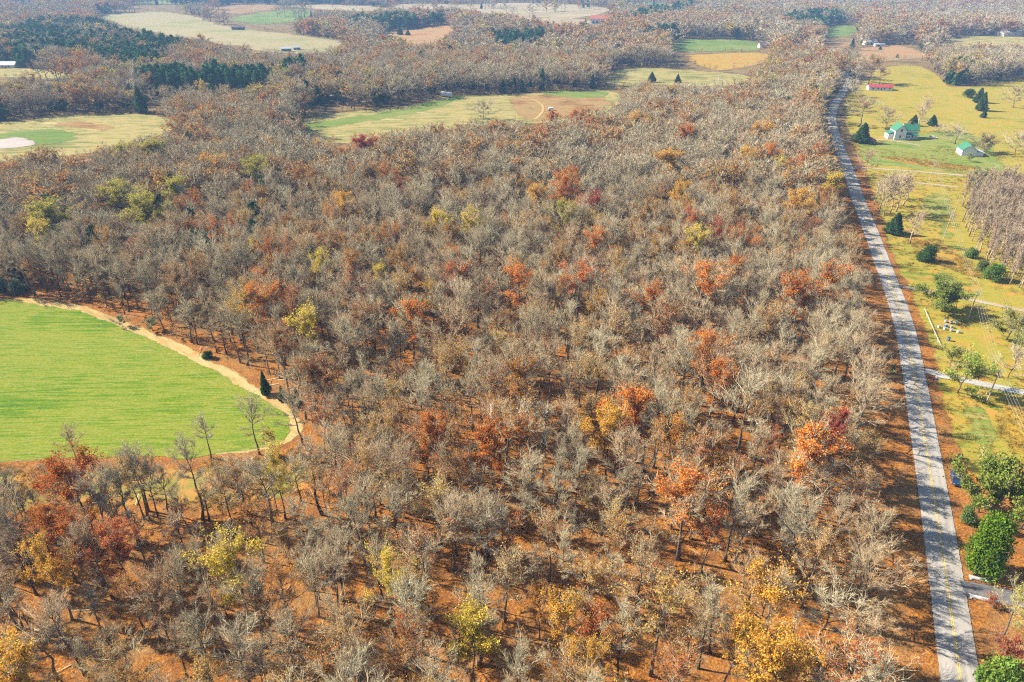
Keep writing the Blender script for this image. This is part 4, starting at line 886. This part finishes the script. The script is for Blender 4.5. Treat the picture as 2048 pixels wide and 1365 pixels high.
# white farmhouse with green roofs
fh = empty('farmhouse', P(1793, 277), -.12, 'white two storey farmhouse with bright green metal roofs', 'house')
v, f = join([gable_wall(6.4, 9, 5.6, 3.2), moved(gable_wall(7.0, 8.2, 5.4, 3.0), (7.2, 2.6, 0), math.pi / 2), (lambda b: b)(box((-4.6, .6, 1.5), (3.0, 6.4, 3.3)))])
wall = mesh_obj('wall', v, f, M_WHITE, fh)
v, f = gable_roof(6.4, 9, 5.6, 3.2); mesh_obj('roof', v, f, M_GREENR, fh)
v, f = moved(gable_roof(7.0, 8.0, 5.4, 3.0), (7.4, 2.6, 0), math.pi / 2); r2 = mesh_obj('roof', v, f, M_GREENR, fh)
part('chimney', [box((6.8, 2.6, 8.8), (.8, .8, 1.6))], M_BRICK, r2)
mesh_obj('porch_roof', [(-6.6, -3.0, 3.1), (-3.1, -3.0, 4.3), (-3.1, 4.2, 4.3), (-6.6, 4.2, 3.1), (-6.6, -3.0, 3.22), (-3.1, -3.0, 4.42), (-3.1, 4.2, 4.42), (-6.6, 4.2, 3.22)], [(3, 2, 1, 0), (4, 5, 6, 7), (0, 1, 5, 4), (1, 2, 6, 5), (2, 3, 7, 6), (3, 0, 4, 7)], M_GREENR, fh)
mesh_obj('porch_roof', [(3.3, -3.4, 2.7), (11.2, -3.4, 2.7), (11.2, -.9, 3.7), (3.3, -.9, 3.7), (3.3, -3.4, 2.82), (11.2, -3.4, 2.82), (11.2, -.9, 3.82), (3.3, -.9, 3.82)], [(3, 2, 1, 0), (4, 5, 6, 7), (0, 1, 5, 4), (1, 2, 6, 5), (2, 3, 7, 6), (3, 0, 4, 7)], M_GREENR, fh)
part('porch_wall', [box((5.0, -3.2, 1.2), (3.4, .15, 3.0))], M_WHITE, fh)
for a in (8.2, 11.0): part('porch_post', [box((a, -3.2, 1.3), (.16, .16, 2.8))], M_WHITE, fh)
for x_, z_ in ((0, 5.6), (0, 2.0)): window(fh, x_, -4.55, z_, .95, 1.5)
for x_ in (4.4, 5.7): window(fh, x_, -3.33, 1.6, .8, 1.1)
for x_ in (8.6,): window(fh, x_, -.98, 1.9, .95, 1.4)
for y_ in (-1.2, 1.8): window(fh, -6.12, y_, 1.8, .9, 1.2, -math.pi / 2)
# white barn with green roof and lean-to
bn = empty('barn', P(1931, 309), -.22, 'white barn with green metal roof and grey lean-to on the lawn', 'barn')
v, f = join([gable_wall(7.4, 9, 3.4, 2.6), box((5.6, .2, 1.1), (3.8, 8.2, 2.4))]); mesh_obj('wall', v, f, M_WHITE, bn)
v, f = gable_roof(7.4, 9, 3.4, 2.6); mesh_obj('roof', v, f, M_GREENR, bn)
mesh_obj('lean_to_roof', [(3.72, -4.4, 3.1), (8.4, -4.4, 1.9), (8.4, 4.6, 1.9), (3.72, 4.6, 3.1), (3.72, -4.4, 3.22), (8.4, -4.4, 2.02), (8.4, 4.6, 2.02), (3.72, 4.6, 3.22)], [(3, 2, 1, 0), (4, 5, 6, 7), (0, 1, 5, 4), (1, 2, 6, 5), (2, 3, 7, 6), (3, 0, 4, 7)], M_GREYR, bn)
part('door', [box((0, -4.56, 1.3), (2.4, .1, 2.6))], M_WHITE, bn)
house('shed', 'small red roofed shed beside the evergreen near the road', 'shed', 1741, 288, .1, 3.6, 4, 2.2, 1.3, M_WOOD, M_REDR, (), (0, 1.2, 1.9))
house('ranch_house', 'long low house with dull red roof above the farmhouse', 'house', 1758, 180, -.15, 7.5, 19, 2.6, 1.8, M_WHITE, M_REDR, [(-6, 1.5, 1.4, 1.1), (-2, 1.5, 1.4, 1.1), (3, 1.5, 1.2, 1.1), (7, 1.5, 1.2, 1.1)], (.6, 1.0, 2.1), None, True)
house('hilltop_house', 'pale house on the rise beyond the tan pasture', 'house', 1738, 90, 0, 8, 14, 4.0, 2.4, M_WHITE, M_GREYR, [(-4, 2, 1.5, 1.3), (0, 2, 1.5, 1.3), (4, 2, 1.5, 1.3)], (2, 1, 2.1), None, True)
house('garage', 'low white garage right of the pale house on the rise', 'garage', 1758, 93, 0, 6, 13, 2.6, 1.0, M_WHITE, M_GREYR, [], (-2, 3, 2.2), None, True)
house('red_barn', 'tiny red barn among trees beyond the farmhouse pasture', 'barn', 1828, 70, 0, 8, 12, 4, 2.5, M_BRICK, M_ORR, [], (0, 2, 2.5), None, True)
house('long_building', 'long pale building at the far right edge', 'building', 2030, 72, .1, 14, 46, 5, 2.5, M_CREAM, M_GREYR, [(-15, 2.5, 3, 1.6), (-5, 2.5, 3, 1.6), (6, 2.5, 3, 1.6), (16, 2.5, 3, 1.6)], None, None, True)
house('white_barn', 'far white barn with orange red roof in the upper middle', 'barn', 1201, 48, -.1, 16, 34, 8, 5, M_WHITE, M_ORR, [(-12, 3, 3, 3), (-6, 3, 3, 3), (0, 3, 3, 3), (6, 3, 3, 3), (12, 3, 3, 3)], None, None, True)
house('field_barn', 'long dark open barn in the hill meadow', 'barn', 477, 60, .05, 7, 19, 3.6, 1.2, M_DARK, M_DARK, [], (0, 3, 2.6), None, True)
house('teal_shed', 'teal and white shed at the foot of the hill meadow', 'shed', 573, 103, .25, 6, 11, 3.2, 1.6, M_TEAL, M_GREYR, [], (-3, 2, 2.4), None, True)
house('teal_shed', 'smaller teal shed right of the one below the hill meadow', 'shed', 594, 100, .35, 5, 8, 2.8, 1.4, M_TEAL, M_GREYR, [], (1, 2, 2.2), None, True)
house('plum_roof_house', 'dark plum roofed house beyond the golden field', 'house', 1527, 96, .1, 8, 13, 3.2, 3, M_CREAM, M_PURP, [(-3, 1.8, 1.3, 1.2), (3, 1.8, 1.3, 1.2)], (0, 1, 2.1), None, True)
house('lilac_roof_house', 'grey roofed house at the left edge above the pale field', 'house', 14, 136, 0, 9, 22, 3.2, 2.6, M_CREAM, M_GREYR, [(-6, 1.8, 1.6, 1.2), (-1, 1.8, 1.6, 1.2), (5, 1.8, 1.6, 1.2)], (2, 1, 2.1), None, True)
house('field_shed', 'blue grey shed in the shade at the end of the tree belt', 'shed', 1186, 174, -.2, 5, 6, 2.8, 1.4, M_TEAL, M_GREYR, [], (0, 1.6, 2.0), None, True)
house('dark_trailer', 'long dark trailer among trees left of the centre field', 'trailer', 652, 199, -.1, 3.4, 15, 2.8, .6, M_DARK, M_GREYR, [(-4, 1.6, 1.2, .9), (0, 1.6, 1.2, .9), (4, 1.6, 1.2, .9)], (2, .9, 2), None, True)
# white box trailer, round bales cart, field vehicle
def boxtrailer(label, bx, by, rz, L_, w, h, m):
    e = empty('box_trailer', P(bx, by), rz, label, 'trailer')
    part('body', [box((0, 0, .9 + h / 2), (L_, w, h))], m, e); part('hitch', [box((L_ / 2 + .6, 0, .8), (1.2, .15, .15))], M_DARK, e)
    part('door', [box((-L_ / 2 - .03, 0, .9 + h / 2), (.05, w * .9, h * .92))], M_STEEL, e)
    for sx in (-.35, -.22):
        for sy in (-1, 1):
            v, f = tube_vf([(L_ * sx, sy * w * .42, .45), (L_ * sx, sy * (w * .42 + .25), .45)], [.45, .45], 12); mesh_obj('wheel', v, f, M_RUBBER, e)
boxtrailer('long white box trailer parked on the green strip of the centre field', 893, 194, -.35, 9, 2.6, 2.7, M_WHITE)
boxtrailer('small white trailer on the brown sedge right of the curving track', 1101, 222, .2, 3.4, 2.0, 1.4, M_WHITE)
boxtrailer('teal and white camper beside the long dark trailer', 683, 203, .1, 6, 2.4, 2.2, M_TEAL)

def car(label, bx, by, rz, paint, name='parked_car', L_=4.6, Wd=1.85):
    e = empty(name, P(bx, by), rz, label, 'car')
    pr = [(-2.3, .35), (2.25, .35), (2.3, .75), (2.1, .95), (1.1, 1.05), (.45, 1.62), (-1.3, 1.68), (-2.15, 1.1), (-2.3, .9)]; k = L_ / 4.6
    def prof(pts, w0, w1, zc):
        n = len(pts); v = []
        for s in (-1, 1): v += [(x_ * k, s * (w0 if z_ < zc else w1), z_) for x_, z_ in pts]
        return v, [tuple(range(n)), tuple(range(2 * n - 1, n - 1, -1))] + [(i, i + n, (i + 1) % n + n, (i + 1) % n) for i in range(n)]
    v, f = prof(pr, Wd / 2, Wd / 2 - .18, 1.2); b = mesh_obj('body', v, f, paint, e)
    md = b.modifiers.new('bevel', 'BEVEL'); md.width = .06; md.segments = 2
    mesh_obj('windscreen', [(1.02, -.72, 1.12), (1.02, .72, 1.12), (.5, .62, 1.58), (.5, -.62, 1.58), (1.05, -.72, 1.14), (1.05, .72, 1.14), (.53, .62, 1.6), (.53, -.62, 1.6)], [(0, 1, 2, 3), (4, 7, 6, 5), (0, 4, 5, 1), (1, 5, 6, 2), (2, 6, 7, 3), (3, 7, 4, 0)], M_DARKW, e)
    mesh_obj('rear_window', [(-2.08, -.7, 1.18), (-2.08, .7, 1.18), (-1.42, .6, 1.62), (-1.42, -.6, 1.62), (-2.11, -.7, 1.2), (-2.11, .7, 1.2), (-1.45, .6, 1.64), (-1.45, -.6, 1.64)], [(3, 2, 1, 0), (5, 6, 7, 4), (1, 5, 4, 0), (2, 6, 5, 1), (3, 7, 6, 2), (0, 4, 7, 3)], M_DARKW, e)
    for s in (-1, 1):
        part('side_window', [box((-.45, s * (Wd / 2 - .14), 1.36), (1.7, .05, .38))], M_DARKW, e)
        part('headlight', [box((2.27, s * .65, .72), (.1, .36, .16))], M_STEEL, e); part('tail_light', [box((-2.29, s * .7, .95), (.08, .22, .26))], M_REDP, e)
        for x_ in (-1.4, 1.4):
            v, f = tube_vf([(x_, s * (Wd / 2 - .2), .33), (x_, s * (Wd / 2 + .02), .33)], [.33, .33], 14); w = mesh_obj('wheel', v, f, M_RUBBER, e)
            v, f = tube_vf([(x_, s * (Wd / 2 - .02), .33), (x_, s * (Wd / 2 + .035), .33)], [.2, .2], 10); mesh_obj('rim', v, f, M_STEEL, w)
    return e
_t = P(1881, 1080) - P(1863, 965)
car('dark blue car parked on leaves right of the road under trees', 1911, 962, math.atan2(_t[1], _t[0]), plain('dark_blue_paint', (.012, .03, .085), .25, .1, 1, 0, .6))
car('red and white vehicle parked at the near side of the centre field trees', 838, 206, .3, M_REDP)
car('white car parked beside the lilac bare trees by the farmhouse lawn', 1866, 278, -.2, M_WHITE)

# utility poles and wires
def pole(label, bx, by, ty, arm=True, r=.14, arm_rz=-.5, mat=M_POLE, name='utility_pole'):
    q, H, _ = stand(bx, by, ty, 1); e = empty(name, q, arm_rz, label, 'pole', 'utility poles')
    v, f = tube_vf([(0, 0, -.5), (0, 0, H * .5), (0, 0, H)], [r * 1.2, r, r * .75], 8); mesh_obj('post', v, f, mat, e)
    if arm:
        part('crossarm', [box((0, -.16, H - .5), (2.2, .1, .12))], mat, e)
        for a in (-1, -.35, .35, 1):
            v, f = tube_vf([(a, -.16, H - .44), (a, -.16, H - .22)], [.05, .04], 6); mesh_obj('insulator', v, f, M_STEEL, e)
        v, f = tube_vf([(.32, 0, H - 1.9), (.32, 0, H - 1.0)], [.2, .2], 10); mesh_obj('transformer', v, f, M_STEEL, e)
    return q, H, arm_rz
PL = [pole('utility pole far up the line above the upper gravel drive', 1859, 362, 322), pole('pale utility pole left of the slim grove', 1886, 482, 424),
      pole('utility pole standing in the round tree shadow by the middle drive', 1935, 641, 580), pole('tall utility pole beside the white gravel drive', 1974, 803, 738)]
pole('dark short pole at the left tip of the slim grove', 1904, 442, 392, False, .13); pole('white pole on the lawn behind the farmhouse', 1845, 266, 236, True, .12)
pole('thin leaning grey pole on the leafy bank left of the road', 1790, 980, 936, False, .09); pole('short thin post on the leafy bank far up the road', 1779, 726, 712, False, .07)
gp, gH, _ = stand(1950, 797, 776, 1)
for dx, lab in ((0, 'left of two slanting guy wire sleeves beside the tall pole'), (1.6, 'right of two slanting guy wire sleeves beside the tall pole')):
    e = empty('guy_wire', gp + np.array([dx, -.4 * dx, 0]), 0, lab, 'guy wire', 'guy wires'); t3 = PL[3][0] + np.array([0, 0, PL[3][1] * .8]) - np.array(e.location)
    v, f = tube_vf([(0, 0, 0), t3 * .3], [.05, .05], 5); mesh_obj('sleeve', v, f, M_CREAM, e); v, f = tube_vf([t3 * .3, t3], [.012, .012], 4); mesh_obj('cable', v, f, M_STEEL, e)
last = (P(2100, 1110), 10.5, -.5)
heads = [(q, H, a) for q, H, a in PL] + [last]
for w_i, a in enumerate((-1, -.35, .35, 1)):
    pts = []
    for (q0, H0, r0), (q1, H1, r1) in zip(heads[:-1], heads[1:]):
        A = q0 + np.array([math.cos(r0) * a, math.sin(r0) * a, H0 - .2]); B = q1 + np.array([math.cos(r1) * a, math.sin(r1) * a, H1 - .2])
        for s in np.linspace(0, 1, 9)[:-1 if q1 is not last[0] else None]: p = A + (B - A) * s; p[2] -= 4 * 1.1 * s * (1 - s); pts.append(p)
    v, f = tube_vf(pts, [.016] * len(pts), 4)
    tag(mesh_obj('power_line', v, f, M_STEEL), ['outermost left', 'inner left', 'inner right', 'outermost right'][w_i] + ' wire strung along the utility poles', 'wire', 'power lines')
# mailboxes, bin, boxes on the lawn, rail, culverts
def mailbox(label, bx, by, rz, m, flag=True):
    e = empty('mailbox', P(bx, by), rz, label, 'mailbox'); part('post', [box((0, 0, .5), (.12, .12, 1.1))], M_WOOD, e)
    n = 8; a = np.linspace(0, math.pi, n); pr = [(-.16, 1.05)] + [(-.16 * math.cos(x_), 1.2 + .16 * math.sin(x_)) for x_ in a] + [(.16, 1.05)]; k = len(pr)
    v = [(x_, -.35, z_) for x_, z_ in pr] + [(x_, .35, z_) for x_, z_ in pr]; f = [tuple(range(k)), tuple(range(2 * k - 1, k - 1, -1))] + [(i, i + k, (i + 1) % k + k, (i + 1) % k) for i in range(k)]
    mesh_obj('box', v, f, m, e)
    if flag: part('flag', [box((.19, .1, 1.35), (.03, .05, .3))], M_REDP, e)
mailbox('dark mailbox at the mouth of the white gravel drive', 1865, 766, 1.2, M_DARK); mailbox('blue and white mailbox right of the dark one by the white drive', 1872, 766, 1.2, M_BLUE)
def bin_(label, bx, by, m, h=1.1):
    e = empty('wheeled_bin', P(bx, by), .3, label, 'bin'); s = .3
    v = [(-s * .8, -s * .8, .06), (s * .8, -s * .8, .06), (s * .8, s * .8, .06), (-s * .8, s * .8, .06), (-s, -s, h), (s, -s, h), (s, s, h), (-s, s, h)]
    mesh_obj('body', v, [(0, 3, 2, 1), (4, 5, 6, 7), (0, 1, 5, 4), (1, 2, 6, 5), (2, 3, 7, 6), (3, 0, 4, 7)], m, e); part('lid', [box((0, -.02, h + .05), (.68, .7, .09))], M_DARK, e)
    for sx in (-.22, .22):
        v, f = tube_vf([(sx - .04, .27, .1), (sx + .04, .27, .1)], [.1, .1], 8); mesh_obj('wheel', v, f, M_RUBBER, e)
bin_('blue bin with dark lid on the leaves above the parked car', 1919, 917, M_BLUE)
bin_('blue bin standing alone below the pale lidded boxes', 1896, 682, M_BLUE)
BX = [(1891, 645, 'blue grey', 'farthest left, back row'), (1901, 647, 'blue grey', 'middle of the back row'), (1912, 648, 'pinkish', 'right end of the back row'), (1891, 654, 'dark blue', 'left of the middle row'), (1902, 656, 'blue grey', 'right of the middle row'),
      (1889, 660, 'pinkish', 'left of the front row'), (1902, 663, 'blue grey', 'middle of the front row'), (1916, 666, 'cream', 'right end of the front row'), (1877, 656, 'cream', 'nearest the white rail')]
for bx, by, c, w in BX:
    e = empty('lawn_box', P(bx, by), .2, f'small {c} box with pale lid on the lawn, {w}', 'box', 'small boxes set out on the lawn')
    m = {'blue grey': M_STEEL, 'dark blue': M_BLUE, 'pinkish': M_CREAM, 'cream': M_CREAM}[c]
    part('body', [box((0, 0, .4), (.7, .6, .7))], m, e); part('lid', [box((0, 0, .78), (.8, .7, .07))], M_STEEL, e)
    for sx in (-.3, .3): part('leg', [box((sx, 0, .03), (.1, .6, .12))], M_WOOD, e)
ra, rb_ = P(1848, 622), P(1881, 698); e = empty('guard_rail', ra, 0, 'thin white rail along the leafy bank right of the road', 'rail'); dv = rb_ - ra
v, f = tube_vf([(0, 0, .7), dv * .5 + np.array([0, 0, .68]), dv + np.array([0, 0, .7])], [.07] * 3, 6); mesh_obj('rail', v, f, M_WHITE, e)
for s in np.linspace(0, 1, 7): part('post', [box(tuple(dv * s + np.array([0, 0, .35])), (.09, .09, .75))], M_WHITE, e)
for bx, by, lab in ((1958, 1160, 'pale culvert pipe end on the upper side of the dark driveway'), (1958, 1198, 'pale culvert pipe end on the lower side of the dark driveway'), (1884, 757, 'white culvert end at the mouth of the white gravel drive')):
    e = empty('culvert_pipe', P(bx, by), -.35, lab, 'pipe', 'culverts'); n = 14; V_ = []; 
    for x_ in (-1.5, 1.5):
        for r_ in (.32, .25): V_ += [(x_, r_ * math.cos(2 * math.pi * i / n), .2 + r_ * math.sin(2 * math.pi * i / n)) for i in range(n)]
    f = []
    for i in range(n):
        j = (i + 1) % n; f += [(i, j, 2 * n + j, 2 * n + i), (n + j, n + i, 3 * n + i, 3 * n + j), (j, i, n + i, n + j), (2 * n + i, 2 * n + j, 3 * n + j, 3 * n + i)]
    mesh_obj('pipe', V_, f, M_CONC, e); part('headwall', [box((-1.35, 0, .05), (.25, 1.1, .3))], M_CONC, e)

# ------------------------------------------------------------------ haze
hz = mesh_obj('haze', *box((0, 2450, 46.75), (7300, 5600, 106.5)))
tag(hz, 'pale blue haze in the air over the far hills', 'haze', None, 'stuff')
m = bpy.data.materials.new('haze_air'); m.use_nodes = True; N = m.node_tree.nodes; N.remove(N['Principled BSDF'])
pv = N.new('ShaderNodeVolumePrincipled'); pv.inputs['Color'].default_value = (.32, .57, 1.0, 1); pv.inputs['Density'].default_value = .00016; pv.inputs['Anisotropy'].default_value = .0
m.node_tree.links.new(pv.outputs[0], N['Material Output'].inputs['Volume']); hz.data.materials.append(m)
